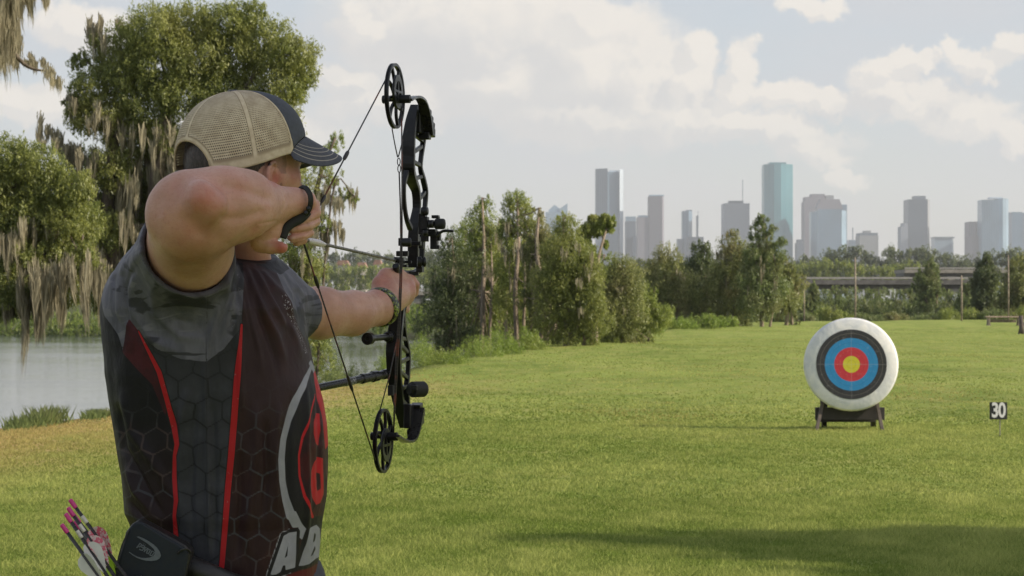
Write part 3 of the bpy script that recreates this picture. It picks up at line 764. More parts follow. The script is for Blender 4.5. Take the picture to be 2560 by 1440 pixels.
# moss curtains of a tree outside the frame
tree('moss_cypress', 'bare moss-laden cypress whose grey curtains hang in from the top corner', 'tree', (-330, 24),
     [(-60, -60, 60, 50), (-180, 0, 110, 70), (-260, 150, 110, 70), (-60, 60, 30, 26), (110, -6, 16, 10)], 'olive', 8000, .02,
     [([(-330, 1090, 0), (-320, 700, 0), (-300, 300, 0), (-260, 0, 0)], .22, .12), ([(-300, 200, 0), (-180, 110, 0), (-40, 60, 0), (60, 160, 0), (128, 180, 0)], .08, .006), ([(-300, 40, 0), (-100, -30, 0), (40, -30, 0), (120, -8, 0)], .06, .008)],
     [(10, -20, 60, 170), (40, -30, 50, 120), (70, -20, 40, 80), (0, 40, 40, 160), (25, 80, 46, 110), (-10, 110, 30, 110), (45, 150, 20, 50), (92, 150, 22, 42), (116, 178, 18, 56), (60, -30, 30, 60), (100, -12, 12, 46), (5, 0, 50, 100), (30, 20, 40, 110)], seed=5, mossw=.014, mper=80)
# sparse cypress showing past the face
tree('moss_cypress', 'sparse cypress with moss tassels showing between the cap brim and the bow', 'tree', (770, 50),
     [(745, 560, 60, 60), (840, 350, 26, 24), (800, 400, 36, 34), (770, 470, 40, 40), (830, 440, 30, 26), (870, 480, 24, 16), (888, 500, 14, 12), (845, 500, 26, 20), (810, 560, 26, 24), (700, 640, 60, 50), (760, 640, 50, 50), (790, 690, 36, 40), (740, 720, 50, 50), (815, 385, 30, 24), (710, 820, 60, 60), (770, 860, 60, 60), (730, 920, 60, 50), (820, 920, 40, 40), (800, 820, 40, 50), (690, 720, 50, 60), (770, 760, 50, 40)], 'cypress', 52000, .034,
     [([(760, 1010, 0), (765, 800, 0), (770, 600, 0), (800, 440, 0), (838, 345, 0)], .13, .03), ([(780, 560, 0), (830, 490, 0), (886, 490, 0)], .04, .012)],
     [(880, 490, 26, 70), (845, 500, 24, 60), (812, 480, 30, 90), (790, 520, 36, 100), (840, 560, 30, 70), (855, 580, 20, 56), (800, 580, 36, 90), (770, 560, 40, 110), (820, 470, 24, 50), (770, 640, 40, 90), (740, 640, 40, 100), (780, 700, 30, 160), (700, 700, 40, 120)], seed=6, mossw=.028, mper=44)
def bank_tree(name, label, px, D, top, wd, leaf, seed, n=9000, moss=5, thin=False, bark=None, low=860, puff=None, size=.040, tr_=None):
    rg = np.random.default_rng(seed); ps = []; H = low - top
    if puff: ps = puff
    else:
        m_ = max(9, int(H / 18))
        for i in range(m_):
            f = i / (m_ - 1)
            r = wd * (.3 + .75 * math.sin(math.pi * min(1, .12 + f * .8))) * (.75 + .5 * rg.random())
            ps.append((px + rg.normal(0, wd * .42) * (.35 + f), top + 12 + f * H * .95, r * .8, r * .62))
            if f > .2: ps.append((px + rg.normal(0, wd * .62), top + 12 + f * H * .95, r * .62, r * .55))
            if f > .35: ps.append((px + rg.normal(0, wd * .7), top + 12 + f * H * .95, r * .5, r * .5))
    if not puff:
        for q in range(4):                                       # slim leaders make a ragged top
            lx = px + rg.normal(0, wd * .5); lt = top + H * (.02 + .16 * q) + abs(lx - px) * .5
            for j in range(4): ps.append((lx + rg.normal(0, 3), lt + j * 15, 8 + 3.5 * j, 10))
    gy = HZ + CH * FPX / D
    tf = -1.1 if moss >= 8 else 0; tk = 1.8 if thin else (1.35 if moss >= 8 else 1.0)
    tr = [([(px + rg.normal(0, 4), gy + 6, tf), (px + rg.normal(0, 7), low - H * .35, tf), (px + rg.normal(0, 8), low - H * .65, tf * .6), (px, top + 8, 0)], .065 * tk * D / 60, .02 * tk * tk)]
    if tr_: tr = tr_
    if not thin: tr.append(([(px + 14, gy + 8, tf), (px + 20 + rg.normal(0, 8), low - H * .4, tf), (px + wd * .5, top + H * .3, 0)], .045 * tk * D / 60, .015))
    ms = [(px + rg.normal(0, wd * .6), top + H * (.2 + .5 * rg.random()), wd * (.2 + .25 * rg.random()), H * (.10 + .12 * rg.random())) for _ in range(int(moss * 2.2))]
    tree(name, label, 'tree', (px, D), ps, leaf, int(n * 3.6), size * D / 65, tr, ms if moss else None, 'trees along the river bank', bark or BARK_P, seed, mossw=.035 * D / 65, clump=.34, mper=16, spiky=.3)
BT = 'cypress_tree'
bank_tree(BT, 'dark round bank tree standing just beyond the bow sight', 1130, 62, 585, 50, 'dark', 31, 11000, 3, low=930)
bank_tree(BT, 'broad double-topped cypress with feathery crown, first of the tall ones past the bow', 1205, 66, 486, 44, 'cypress', 32, 13000, 8)
bank_tree(BT, 'tall cypress with a bare forked trunk and a small tufted top', 1292, 64, 480, 34, 'cypress', 33, 10000, 8,
          puff=[(1292, 500, 30, 18), (1275, 520, 22, 14), (1312, 524, 24, 16), (1290, 560, 30, 20), (1322, 556, 20, 14), (1266, 590, 24, 22), (1300, 620, 36, 26), (1280, 670, 40, 32), (1320, 700, 40, 32), (1280, 740, 44, 34), (1310, 790, 40, 34), (1262, 560, 16, 12)])
bank_tree(BT, 'ragged moss-covered cypress between the tufted one and the bright round one', 1348, 62, 512, 34, 'olive', 34, 10000, 12)
bank_tree(BT, 'bright green full-crowned cypress in the middle of the bank', 1408, 60, 536, 52, 'oak', 35, 16000, 5, low=850)
bank_tree(BT, 'umbrella-topped cypress on a tall bare trunk in front of the grey glass tower', 1494, 66, 544, 46, 'cypress', 36, 9000, 3, thin=True,
          puff=[(1520, 552, 15, 12), (1504, 560, 14, 11), (1488, 556, 16, 12), (1472, 570, 16, 12), (1458, 582, 14, 12), (1466, 600, 14, 10), (1484, 580, 16, 12), (1524, 572, 10, 8), (1500, 576, 12, 9), (1456, 612, 10, 8), (1478, 622, 12, 9), (1514, 612, 8, 8), (1488, 644, 9, 8), (1530, 560, 9, 7), (1448, 596, 8, 7), (1510, 545, 9, 7), (1480, 545, 8, 7), (1463, 630, 8, 7)],
          tr_=[([(1488, 860, -.6), (1491, 760, -.6), (1492, 690, -.6), (1497, 640, -.5), (1508, 600, -.3), (1520, 560, 0)], .085, .03), ([(1492, 720, -.5), (1478, 660, -.3), (1466, 600, 0)], .05, .02)])
bank_tree(BT, 'yellow-green lower tree right under the umbrella-topped cypress', 1462, 60, 618, 44, 'oak', 37, 12000, 4, low=860)
bank_tree(BT, 'olive bushy tree sloping down to the lawn edge', 1550, 68, 650, 54, 'olive', 38, 13000, 3, low=850)
bank_tree(BT, 'last rounded green tree of the bank clump beside the lawn', 1605, 74, 712, 40, 'cypress', 39, 9000, 0, low=842)
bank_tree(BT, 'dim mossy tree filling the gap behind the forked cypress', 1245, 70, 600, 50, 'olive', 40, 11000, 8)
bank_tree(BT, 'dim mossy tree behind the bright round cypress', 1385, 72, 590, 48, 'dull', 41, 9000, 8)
bank_tree(BT, 'leafy green tree between the dark round tree and the double-topped cypress', 1165, 72, 560, 44, 'cypress', 42, 9000, 4)
bank_tree(BT, 'green filler tree just before the ragged moss-covered cypress', 1325, 74, 566, 44, 'cypress', 43, 9000, 4)
bank_tree(BT, 'leafy tree stepping down between the umbrella-topped cypress and the olive one', 1512, 73, 628, 44, 'cypress', 44, 9000, 2)
FD = 'field_edge_tree'
def edge_tree(label, px, D, top, wd, leaf, seed, n=8000, low=806, puff=None, moss=2):
    bank_tree(FD, label, px, D, top, wd, leaf, seed, n, moss, low=low, puff=puff)
edge_tree('rounded olive tree, first of the clump below the pinkish granite tower', 1672, 112, 622, 50, 'olive', 51, 10000, 800)
edge_tree('dark flat-topped tree beside the rounded olive one', 1752, 115, 606, 44, 'dark', 52, 10000)
edge_tree('broad mossy tree in front of the flat-roofed tower', 1835, 112, 580, 54, 'olive', 53, 14000, moss=6)
edge_tree('tall wispy pine rising in front of the sea-green tower', 1908, 110, 535, 40, 'dull', 54, 9000, puff=[(1905, 548, 14, 10), (1896, 566, 20, 10), (1922, 574, 22, 10), (1900, 592, 30, 12), (1945, 604, 28, 10), (1905, 620, 36, 14), (1885, 640, 30, 16), (1930, 640, 40, 16), (1905, 670, 50, 20), (1890, 710, 50, 26), (1930, 720, 44, 26), (1900, 760, 50, 26)], moss=3)
edge_tree('thin-stemmed mossy tree with a pale lower trunk beside the elevated road', 1968, 118, 640, 26, 'olive', 55, 5000, moss=4)
edge_tree('narrow young tree in front of the lower road', 2030, 150, 706, 18, 'dull', 56, 3500, moss=0)
edge_tree('lone conical tree in front of the upper road', 2322, 190, 650, 26, 'dull', 57, 4500, moss=0, low=760)
edge_tree('dark ivy-clad column tree near the bench', 2466, 165, 638, 30, 'dark', 58, 9000, moss=0)
edge_tree('brownish tree at the picture edge behind the bench', 2538, 160, 640, 38, 'olive', 59, 9000, moss=3)
edge_tree('low dark tree between the column tree and the lower road', 2425, 175, 702, 28, 'dull', 60, 6000, moss=0)

def bush(label, px, D, top, wd, hgt, leaf, seed, n=3500, size=.035, name='bush', group='bushes along the field and bank edge', base=None):
    rg = np.random.default_rng(seed); k = D / FPX
    c = P(px, top + hgt, D); z0 = float(ground_z(c.x, D)) if base is None else base
    ps = []
    for i in range(9):
        a = rg.normal(0, .42) * wd
        hh = hgt * (.55 + .45 * rg.random()) * (1 - .5 * min(1, abs(a) / wd) ** 2)
        q = P(px + a, top + hgt, D + rg.normal(0, .35)); q.z = c.z + hh * k * .35
        ps.append((tuple(q), wd * k * .34, wd * k * .36, hh * k * .55))
    V, Fq, T = leaf_cloud(ps, n, size * D / 60, rg, .35, .3, per=22, spiky=.25)
    o = npmesh(name, V, Fq, LEAF[leaf], attrs={'tint': T})
    return tag(o, label, 'bush', group)
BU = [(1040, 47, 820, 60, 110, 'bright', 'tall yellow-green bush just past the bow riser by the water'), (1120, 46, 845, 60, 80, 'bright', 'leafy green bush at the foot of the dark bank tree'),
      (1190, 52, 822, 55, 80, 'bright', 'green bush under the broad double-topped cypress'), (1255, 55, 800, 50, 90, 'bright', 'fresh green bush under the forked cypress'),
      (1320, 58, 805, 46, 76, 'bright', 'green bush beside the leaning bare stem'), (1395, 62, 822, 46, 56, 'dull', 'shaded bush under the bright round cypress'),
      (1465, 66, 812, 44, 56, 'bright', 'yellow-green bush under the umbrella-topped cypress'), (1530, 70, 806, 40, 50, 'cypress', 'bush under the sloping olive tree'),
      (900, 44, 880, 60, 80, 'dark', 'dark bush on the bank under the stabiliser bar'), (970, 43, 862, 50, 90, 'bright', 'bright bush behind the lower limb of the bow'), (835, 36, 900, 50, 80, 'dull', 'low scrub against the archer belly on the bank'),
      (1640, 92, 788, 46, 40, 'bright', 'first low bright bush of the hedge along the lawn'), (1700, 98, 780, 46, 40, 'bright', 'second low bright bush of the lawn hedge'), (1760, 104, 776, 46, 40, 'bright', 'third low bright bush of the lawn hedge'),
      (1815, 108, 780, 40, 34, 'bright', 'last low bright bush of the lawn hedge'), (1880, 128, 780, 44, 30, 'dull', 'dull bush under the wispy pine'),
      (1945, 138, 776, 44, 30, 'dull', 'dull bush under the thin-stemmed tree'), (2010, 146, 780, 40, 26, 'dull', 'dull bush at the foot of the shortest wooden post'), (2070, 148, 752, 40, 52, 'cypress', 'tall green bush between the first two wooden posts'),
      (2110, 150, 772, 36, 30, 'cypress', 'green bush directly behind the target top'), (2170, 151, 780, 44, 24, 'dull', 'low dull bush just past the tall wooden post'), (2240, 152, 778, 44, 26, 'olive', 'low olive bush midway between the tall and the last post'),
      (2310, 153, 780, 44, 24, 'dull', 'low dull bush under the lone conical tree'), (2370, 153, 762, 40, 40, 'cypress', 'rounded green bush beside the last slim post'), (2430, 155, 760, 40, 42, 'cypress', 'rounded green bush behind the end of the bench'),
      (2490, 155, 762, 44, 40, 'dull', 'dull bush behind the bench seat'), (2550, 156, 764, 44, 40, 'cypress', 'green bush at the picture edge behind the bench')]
for i, (px, D, top, wd, hg, lf, lb) in enumerate(BU):
    bush(lb, px, D, top, wd, hg, lf, 100 + i, n=9000 if D < 80 else 6500, size=.026)
# waterside tufts in front of the river
def tuft(label, px, py, D, wd, h, seed):
    rg = np.random.default_rng(seed); k = D / FPX; n = 420
    x = (px - 1280) * k + rg.normal(0, .33, n) * wd * k; y = D + rg.normal(0, .25, n)
    z = P(px, py, D).z + 0 * x; hh = h * k * (.4 + .7 * rg.random(n)); a = rg.normal(0, .45, n)
    L_ = rg.random(n) * 6.28
    V = np.stack([np.stack([x - .01 * np.cos(L_), y - .01 * np.sin(L_), z], 1), np.stack([x + .01 * np.cos(L_), y + .01 * np.sin(L_), z], 1),
                  np.stack([x + np.sin(a) * hh * .6 + .012, y, z + hh * .6], 1), np.stack([x + np.sin(a) * hh, y, z + hh], 1)], 1).reshape(-1, 3)
    return tag(npmesh('reed_tuft', V, np.arange(len(V)).reshape(-1, 4), LEAF['dull'], attrs={'tint': np.repeat(rg.random(n), 4)}), label, 'reeds', 'weed tufts on the river edge')
tuft('dark weed tuft at the water edge under the hanging moss strand', 60, 1078, 23.7, 50, 40, 1)
tuft('taller dark weed tuft nearer the archer on the water edge', 118, 1064, 24.3, 60, 50, 2)
tuft('small weed tuft on the bank close behind the archer back', 240, 1046, 25.6, 40, 24, 3)

# a tree beside the shooting line, out of frame: its shade falls over the archer and the near lawn
def shade_tree():
    rg = np.random.default_rng(77)
    def make(label, bx, by, ps, limbs, n, r0):
        e = empty('shade_tree', (bx, by, 0), label, 'tree')
        bm = bmesh.new(); branch(bm, [(bx, by, -.1), (bx + .1, by, 2.2), (bx, by + .1, 4.5), (bx, by, 6.3)], r0, .07, 12)
        for (c, *_) in ps[::limbs]: branch(bm, [(bx, by, min(3.4, c[2] - .3)), ((bx + c[0]) / 2, (by + c[1]) / 2, (3.6 + c[2]) / 2 + .2), c], .07, .02, 6)
        bmobj('trunk', bm, BARK, e, smooth=True)
        V, Fq, T = leaf_cloud(ps, n, .08, rg, .2, .4); npmesh('crown', V, Fq, LEAF['oak'], e, attrs={'tint': T})
    ps = [((rg.normal(9.6, .9), rg.normal(1.9, .75), rg.uniform(5.4, 8.2)), 1.0, .8, .75) for _ in range(26)]
    for yy in (1.2, 1.9, 2.6): ps.append(((9.4, yy, 6.5), 1.2, .8, 1.1))
    make('broad shade tree beside the shooting line', 9.6, 1.9, ps, 2, 60000, .26)
    ps = []
    for i in range(38):
        z = 2.6 + i * .118; far = .22 - max(0, z - 5.6) * .26; near = -2.6 if z < 5.5 else -2.6 + (z - 5.5) * 1.9
        yc = 12.75 - z * .4; y0, y1 = yc + near, yc + far
        for yy in np.arange(y0 + .3, y1 - .05, .55):
            if rg.random() < .74: ps.append(((13.0 + rg.normal(0, .3), yy + rg.normal(0, .05), z), .5, .34, .3))
    make('leafy young tree whose shade streaks the near lawn', 13.0, 8.6, ps, 9, 42000, .14)
shade_tree()
# ------------------------------------------------------------------ things on the field
WOOD = simple('weathered_wood', (.085, .070, .060), .85, var=.35, scale=6, bump=.4)
WOOD_P = simple('pale_post_wood', (.24, .20, .16), .85, var=.35, scale=4, bump=.3)
WOOD_D = simple('dark_stained_wood', (.028, .024, .024), .6, var=.3, scale=12, bump=.2)
PINKW = simple('faded_bench_wood', (.42, .31, .26), .85, var=.2, scale=5)
# archery target on its stand
TD = 22.8; TX = (2128 - 1280) / FPX * TD; TZ = CH + (HZ - 911) / FPX * TD; TR = 117 / FPX * TD
tg = empty('archery_target', (TX, TD, float(ground_z(TX, TD))), 'round white archery target with coloured rings on a low dark stand', 'target')
_n = Vector((-.10, -1, .05)).normalized()      # the face looks back at the shooter, tipped up a little
t_, a_, b_ = frame(_n, Vector((0, 0, 1)))
def mat_butt():
    m_, b, p = new_mat('white_foam_cover')
    n = b.noise(b.obj(), 5, 5, .65, .8)
    b.put(p.inputs['Base Color'], b.mix(b.ss(n, .35, .7), (.62, .64, .67), (.80, .79, .77)))
    p.inputs['Roughness'].default_value = .5
    b.put(p.inputs['Normal'], b.bump(b.m('ADD', n, b.m('MULTIPLY', b.noise(b.obj(), 22, 3), .3)), .28, .03))
    return m_
TC = Vector((TX, TD, TZ))
bm = bmesh.new()
add_lathe(bm, TC + _n * -.15, _n, [(0, 0), (0, TR * .94), (.02, TR * .985), (.05, TR), (.13, TR), (.165, TR * .985), (.18, TR * .95), (.182, TR * .7), (.182, 0)], 96)
bmobj('foam_butt', bm, mat_butt(), tg, smooth=True)
def mat_face():
    m_, b, p = new_mat('target_face_print')
    v = b.n('ShaderNodeVectorMath', operation='LENGTH'); b.put(v.inputs[0], b.obj()); r = v.outputs[1]
    fr = b.m('DIVIDE', r, TR)
    c = (.62, .56, .035)
    g = lambda lo: b.m('GREATER_THAN', fr, lo)
    c = b.mix(g(.178), c, (.55, .035, .05)); c = b.mix(g(.362), c, (.022, .24, .52)); c = b.mix(g(.562), c, (.03, .03, .034))
    line = b.m('LESS_THAN', b.m('ABSOLUTE', b.m('SUBTRACT', fr, .66)), .0055)
    c = b.mix(line, c, (.13, .12, .11))
    l2 = b.m('LESS_THAN', b.m('ABSOLUTE', b.m('SUBTRACT', fr, .463)), .003); c = b.mix(b.m('MULTIPLY', l2, .5), c, (.02, .10, .25))
    l3 = b.m('LESS_THAN', b.m('ABSOLUTE', b.m('SUBTRACT', fr, .27)), .003); c = b.mix(b.m('MULTIPLY', l3, .5), c, (.25, .02, .03))
    l4 = b.m('LESS_THAN', b.m('ABSOLUTE', b.m('SUBTRACT', fr, .09)), .004); c = b.mix(b.m('MULTIPLY', l4, .5), c, (.3, .26, .02))
    x, y, z = b.xyz(b.obj())
    fold = b.m('LESS_THAN', b.m('MINIMUM', b.m('ABSOLUTE', x), b.m('ABSOLUTE', z)), .0045)
    c = b.mix(b.m('MULTIPLY', fold, .16), c, (.5, .5, .5))
    n = b.noise(b.obj(), 30, 4); c = b.mix(b.ss(n, .55, .75, 0, .12), c, (.6, .6, .6))
    b.put(p.inputs['Base Color'], c); p.inputs['Roughness'].default_value = .55
    b.put(p.inputs['Normal'], b.bump(b.noise(b.obj(), 7, 3), .25, .02))
    return m_
bm = bmesh.new(); add_lathe(bm, (0, 0, 0), _n, [(0, 0), (0, TR * .745), (.003, TR * .745), (.0035, 0)], 96)
fo = bmobj('target_face', bm, mat_face(), tg); fo.location = tuple(TC + _n * .0335 - Vector(tg.location)); fo.matrix_parent_inverse = Matrix()
# paper edge ring (thin off-white sheet the rings are printed on)
# stand
def tp(px, py, off=0): return P(px, py, TD + off)
gz = float(ground_z(TX, TD))
bm = bmesh.new(); A = tp(2038, 1018, .17); B = tp(2211, 1024, .17)
c = (A + B) / 2; add_box(bm, (c.x, c.y, tp(0, 1034, .17).z), (B.x - A.x, .05, .145)); bmobj('cross_board', bm, WOOD_D, tg, bevel=.004)
bm = bmesh.new(); add_box(bm, (c.x, c.y + .30, tp(0, 1042, .47).z), (B.x - A.x - .12, .05, .12)); bmobj('cross_board', bm, WOOD_D, tg, bevel=.004)
for s_, top, bot in ((-1, (2058, 1000), (2040, 1078)), (1, (2191, 1002), (2207, 1083))):
    bm = bmesh.new(); p0 = tp(*top, .12); p1 = tp(*bot, -.10); p1.z = gz - .02
    add_tube(bm, [p0, p1], .019, square=True); bmobj('leg', bm, WOOD, tg, bevel=.003)
for s_, top, bot in ((-1, (2062, 1000), (2060, 1070)), (1, (2182, 1002), (2183, 1070))):
    bm = bmesh.new(); p0 = tp(*top, .24); p1 = tp(*bot, .62); p1.z = gz - .02
    add_tube(bm, [p0, p1], .028, square=True); bmobj('leg', bm, WOOD_D, tg, bevel=.003)
bm = bmesh.new(); add_box(bm, (c.x, TD + .33, tp(0, 1030).z), (.60, .22, .04)); bmobj('shelf', bm, WOOD_D, tg)
for px in (2063, 2188):
    bm = bmesh.new(); q = tp(px, 1006); add_box(bm, (q.x, TD + .165, q.z), (.06, .04, .13)); bmobj('butt_stop', bm, WOOD_D, tg, bevel=.003)

# distance marker
MD = 21.8; q = P(2496, 1027, MD); mg = float(ground_z(q.x, MD))
mk = empty('distance_marker', (q.x, MD, mg), 'small black board reading 30 on a thin wire stake beside the target', 'sign')
bm = bmesh.new(); add_box(bm, q, (44 / FPX * MD, .012, 43 / FPX * MD)); bmobj('board', bm, simple('black_board_paint', (.018, .02, .022), .5, var=.2), mk, bevel=.002)
tc = bpy.data.curves.new('digits', 'FONT'); tc.body = '30'; tc.size = .222; tc.align_x = 'CENTER'; tc.align_y = 'CENTER'; tc.extrude = .0015; tc.offset = .006; tc.space_character = .92
to = bpy.data.objects.new('digits_tmp', tc); COL.objects.link(to)
bpy.context.view_layer.update()
me = bpy.data.meshes.new_from_object(to.evaluated_get(bpy.context.evaluated_depsgraph_get())); bpy.data.objects.remove(to)
me.transform(Matrix.Translation(q + Vector((0, -.0085, 0))) @ Matrix.Rotation(R(90), 4, 'X') @ Matrix.Scale(.74, 4, (1, 0, 0)))
me.materials.clear(); me.materials.append(simple('white_digit_paint', (.72, .72, .74), .6, var=.05)); link('digits', me, None, mk)
bm = bmesh.new(); add_tube(bm, [(q.x + .02, MD + .01, mg - .02), (q.x + .02, MD + .01, q.z)], .006, 6); bmobj('stake', bm, simple('wire_steel', (.3, .28, .25), .5, .7), mk)

# wooden posts along the far edge
for (px, top, wpx, lb) in ((2010, 703, 5, 'shortest pale wooden post of the row, under the thin-stemmed trees'), (2138, 645, 6, 'tallest wooden post rising behind the target'),
                           (2404, 690, 6, 'slim wooden post between the target and the bench'), (2521, 640, 5, 'dark thin wooden post in front of the brownish edge tree')):
    D = 140; e0 = P(px, 803, D); e0.z = float(ground_z(e0.x, D)) - .1; tpz = P(px, top, D)
    bm = bmesh.new(); r_ = wpx * .38 / FPX * D
    add_tube(bm, [e0, (e0.x + .01, D, (e0.z + tpz.z) / 2), (e0.x - .01, D, tpz.z)], [r_ * 1.15, r_, r_ * .85], 10)
    add_lathe(bm, (e0.x - .01, D, tpz.z - .02), (0, 0, 1), [(0, r_ * .9), (.05, r_ * .95), (.07, 0)], 10)
    tag(bmobj('wooden_post', bm, WOOD_P, smooth=True), lb, 'post', 'wooden posts along the far edge of the field')
# bench at the far right
BD = 118; g = float(ground_z(P(2510, 800, BD).x, BD))
q0 = P(2466, 791, BD); q1 = P(2556, 791, BD)
bn = empty('park_bench', ((q0.x + q1.x) / 2, BD, g), 'long pale wooden bench at the picture edge', 'bench')
zs = P(0, 792, BD).z
for i in range(3):
    bm = bmesh.new(); add_box(bm, ((q0.x + q1.x) / 2, BD + i * .16, zs), (q1.x - q0.x, .15, .07)); bmobj('seat_plank', bm, PINKW, bn, bevel=.008)
for px in (2473, 2548):
    x = P(px, 800, BD).x; bm = bmesh.new()
    add_box(bm, (x, BD + .16, (zs + g) / 2 - .04), (.13, .4, zs - g - .01)); add_box(bm, (x, BD + .16, g + .02), (.2, .5, .06)); bmobj('support', bm, WOOD_P, bn, bevel=.01)
bm = bmesh.new(); add_box(bm, ((q0.x + q1.x) / 2, BD + .5, (zs + g) / 2), (q1.x - q0.x - .5, .04, .16)); bmobj('rear_rail', bm, WOOD_P, bn)
D = 88; x = P(2553, 800, D).x; g = float(ground_z(x, D)); zt = P(0, 789, D).z
bm = bmesh.new(); add_tube(bm, [(x, D, g - .05), (x + .02, D, g + .3), (x - .01, D, zt)], [.17, .11, .1], 12); add_tube(bm, [(x, D, g + .3), (x + .2, D, g + .55)], [.08, .05], 8)
add_tube(bm, [(x - .02, D, g + .1), (x + .3, D, g + .02)], [.09, .03], 8)
tag(bmobj('tree_stump', bm, WOOD, smooth=True), 'broken grey stump standing in the lawn just in front of the bench', 'stump')
# ------------------------------------------------------------------ smooth-union modelling on a grid, for the body and the clothes
class Vox:
    def __init__(s, lo, hi, h):
        s.lo = np.array(lo, float); s.h = h
        s.ax = [np.arange(lo[i], hi[i], h).astype(np.float32) for i in range(3)]
        s.f = np.full([len(a) for a in s.ax], .05, np.float32)
    def _sub(s, lo, hi, m_):
        sl = []
        for i in range(3):
            a = max(0, int((lo[i] - m_ - s.lo[i]) / s.h)); b_ = min(len(s.ax[i]), int((hi[i] + m_ - s.lo[i]) / s.h) + 2)
            if b_ <= a: return None, None
            sl.append(slice(a, b_))
        sl = tuple(sl)
        return sl, (s.ax[0][sl[0]][:, None, None], s.ax[1][sl[1]][None, :, None], s.ax[2][sl[2]][None, None, :])
    def _blend(s, sl, d, k, op):
        a = s.f[sl]
        if op == 'add':
            h = np.maximum(k - np.abs(a - d), 0) / max(k, 1e-6); s.f[sl] = np.minimum(a, d) - h * h * k * .25
        elif op == 'cut':
            d = -d; h = np.maximum(k - np.abs(a - d), 0) / max(k, 1e-6); s.f[sl] = np.maximum(a, d) + h * h * k * .25
    def cone(s, p0, p1, r0, r1, k=.012, op='add'):
        p0 = np.array(p0, float); p1 = np.array(p1, float); rm = max(r0, r1)
        sl, g = s._sub(np.minimum(p0, p1) - rm, np.maximum(p0, p1) + rm, k + .02)
        if sl is None: return
        d = p1 - p0; L2 = float(d @ d) + 1e-12
        q = [g[i] - p0[i] for i in range(3)]
        t = np.clip((q[0] * d[0] + q[1] * d[1] + q[2] * d[2]) / L2, 0, 1)
        dd = np.sqrt(sum((q[i] - t * d[i]) ** 2 for i in range(3))) - (r0 + t * (r1 - r0))
        s._blend(sl, dd.astype(np.float32), k, op)
    def ell(s, c, ax, r, k=.012, op='add'):
        """ax: three unit vectors, r: three radii"""
        c = np.array(c, float); rm = max(r)
        sl, g = s._sub(c - rm, c + rm, k + .02)
        if sl is None: return
        q = [g[i] - c[i] for i in range(3)]
        k0 = 0; k1 = 0
        for a, rr in zip(ax, r):
            w_ = q[0] * a[0] + q[1] * a[1] + q[2] * a[2]
            k0 = k0 + (w_ / rr) ** 2; k1 = k1 + (w_ / rr ** 2) ** 2
        k0 = np.sqrt(k0); d = k0 * (k0 - 1) / np.maximum(np.sqrt(k1), 1e-6)
        s._blend(sl, d.astype(np.float32), k, op)
    def stack(s, zs, xl, xr, cy, b_, k=.02, e=2.3):
        """a body of horizontal super-ellipses between left and right edges"""
        z = s.ax[2]; o = np.argsort(zs); zs = np.array(zs)[o]
        ip = lambda v: np.interp(z, zs, np.array(v)[o])
        L, Rr, C, B = ip(xl), ip(xr), ip(cy), ip(b_)
        cx = (L + Rr) / 2; a = (Rr - L) / 2
        x = s.ax[0][:, None, None]; y = s.ax[1][None, :, None]
        q = (np.abs((x - cx) / a) ** e + np.abs((y - C) / B) ** e) ** (1 / e)
        d = (q - 1) * np.minimum(a, B)
        zz = z[None, None, :]; d = np.maximum(d, np.maximum(zz - zs[-1], zs[0] - zz))
        s._blend((slice(None),) * 3, d.astype(np.float32), k, 'add')
    def plane_cut(s, p, n, lo, hi):
        """remove what lies beyond the plane inside the box"""
        sl, g = s._sub(lo, hi, 0)
        d = (g[0] - p[0]) * n[0] + (g[1] - p[1]) * n[1] + (g[2] - p[2]) * n[2]
        s.f[sl] = np.maximum(s.f[sl], d.astype(np.float32))
    def mesh(s):
        f = s.f; h = s.h
        f[0] = f[-1] = .05; f[:, 0] = f[:, -1] = .05; f[:, :, 0] = f[:, :, -1] = .05
        ins = (f < 0).astype(np.uint8)
        c = np.zeros([n - 1 for n in f.shape], np.uint8)
        offs = [(i, j, k) for i in (0, 1) for j in (0, 1) for k in (0, 1)]
        for (i, j, k) in offs: c += ins[i:ins.shape[0] - 1 + i, j:ins.shape[1] - 1 + j, k:ins.shape[2] - 1 + k]
        idx = np.argwhere((c > 0) & (c < 8)); vid = np.full(c.shape, -1, np.int32); vid[tuple(idx.T)] = np.arange(len(idx))
        pos = np.zeros((len(idx), 3)); cnt = np.zeros(len(idx))
        val = {o: f[idx[:, 0] + o[0], idx[:, 1] + o[1], idx[:, 2] + o[2]] for o in offs}
        for a in offs:
            for ax in range(3):
                if a[ax]: continue
                b_ = list(a); b_[ax] = 1; b_ = tuple(b_)
                fa, fb = val[a], val[b_]; m_ = (fa < 0) != (fb < 0)
                t = fa / np.where(np.abs(fa - fb) < 1e-9, 1, fa - fb)
                p = np.repeat(np.array(a, float)[None], len(idx), 0); p[:, ax] += t
                pos[m_] += p[m_]; cnt[m_] += 1
        V = (idx + pos / cnt[:, None]) * h + s.lo
        quads = []
        for ax in range(3):
            sa = [slice(None)] * 3; sb = [slice(None)] * 3; sa[ax] = slice(0, -1); sb[ax] = slice(1, None)
            A = ins[tuple(sa)]; B = ins[tuple(sb)]
            e_ = np.argwhere(A != B); e_ = e_[(e_ > 0).all(1) | True]
            o1, o2 = [(1, 2), (2, 0), (0, 1)][ax]
            ok = (e_[:, o1] > 0) & (e_[:, o2] > 0) & (e_[:, o1] < c.shape[o1]) & (e_[:, o2] < c.shape[o2]); e_ = e_[ok]
            def cell(d1, d2):
                q = e_.copy(); q[:, o1] -= d1; q[:, o2] -= d2; return vid[tuple(q.T)]
            Q = np.stack([cell(1, 1), cell(0, 1), cell(0, 0), cell(1, 0)], 1)
            flip = B[tuple(e_.T)] == 1
            Q[flip] = Q[flip][:, ::-1]; quads.append(Q)
        return V, np.concatenate(quads)
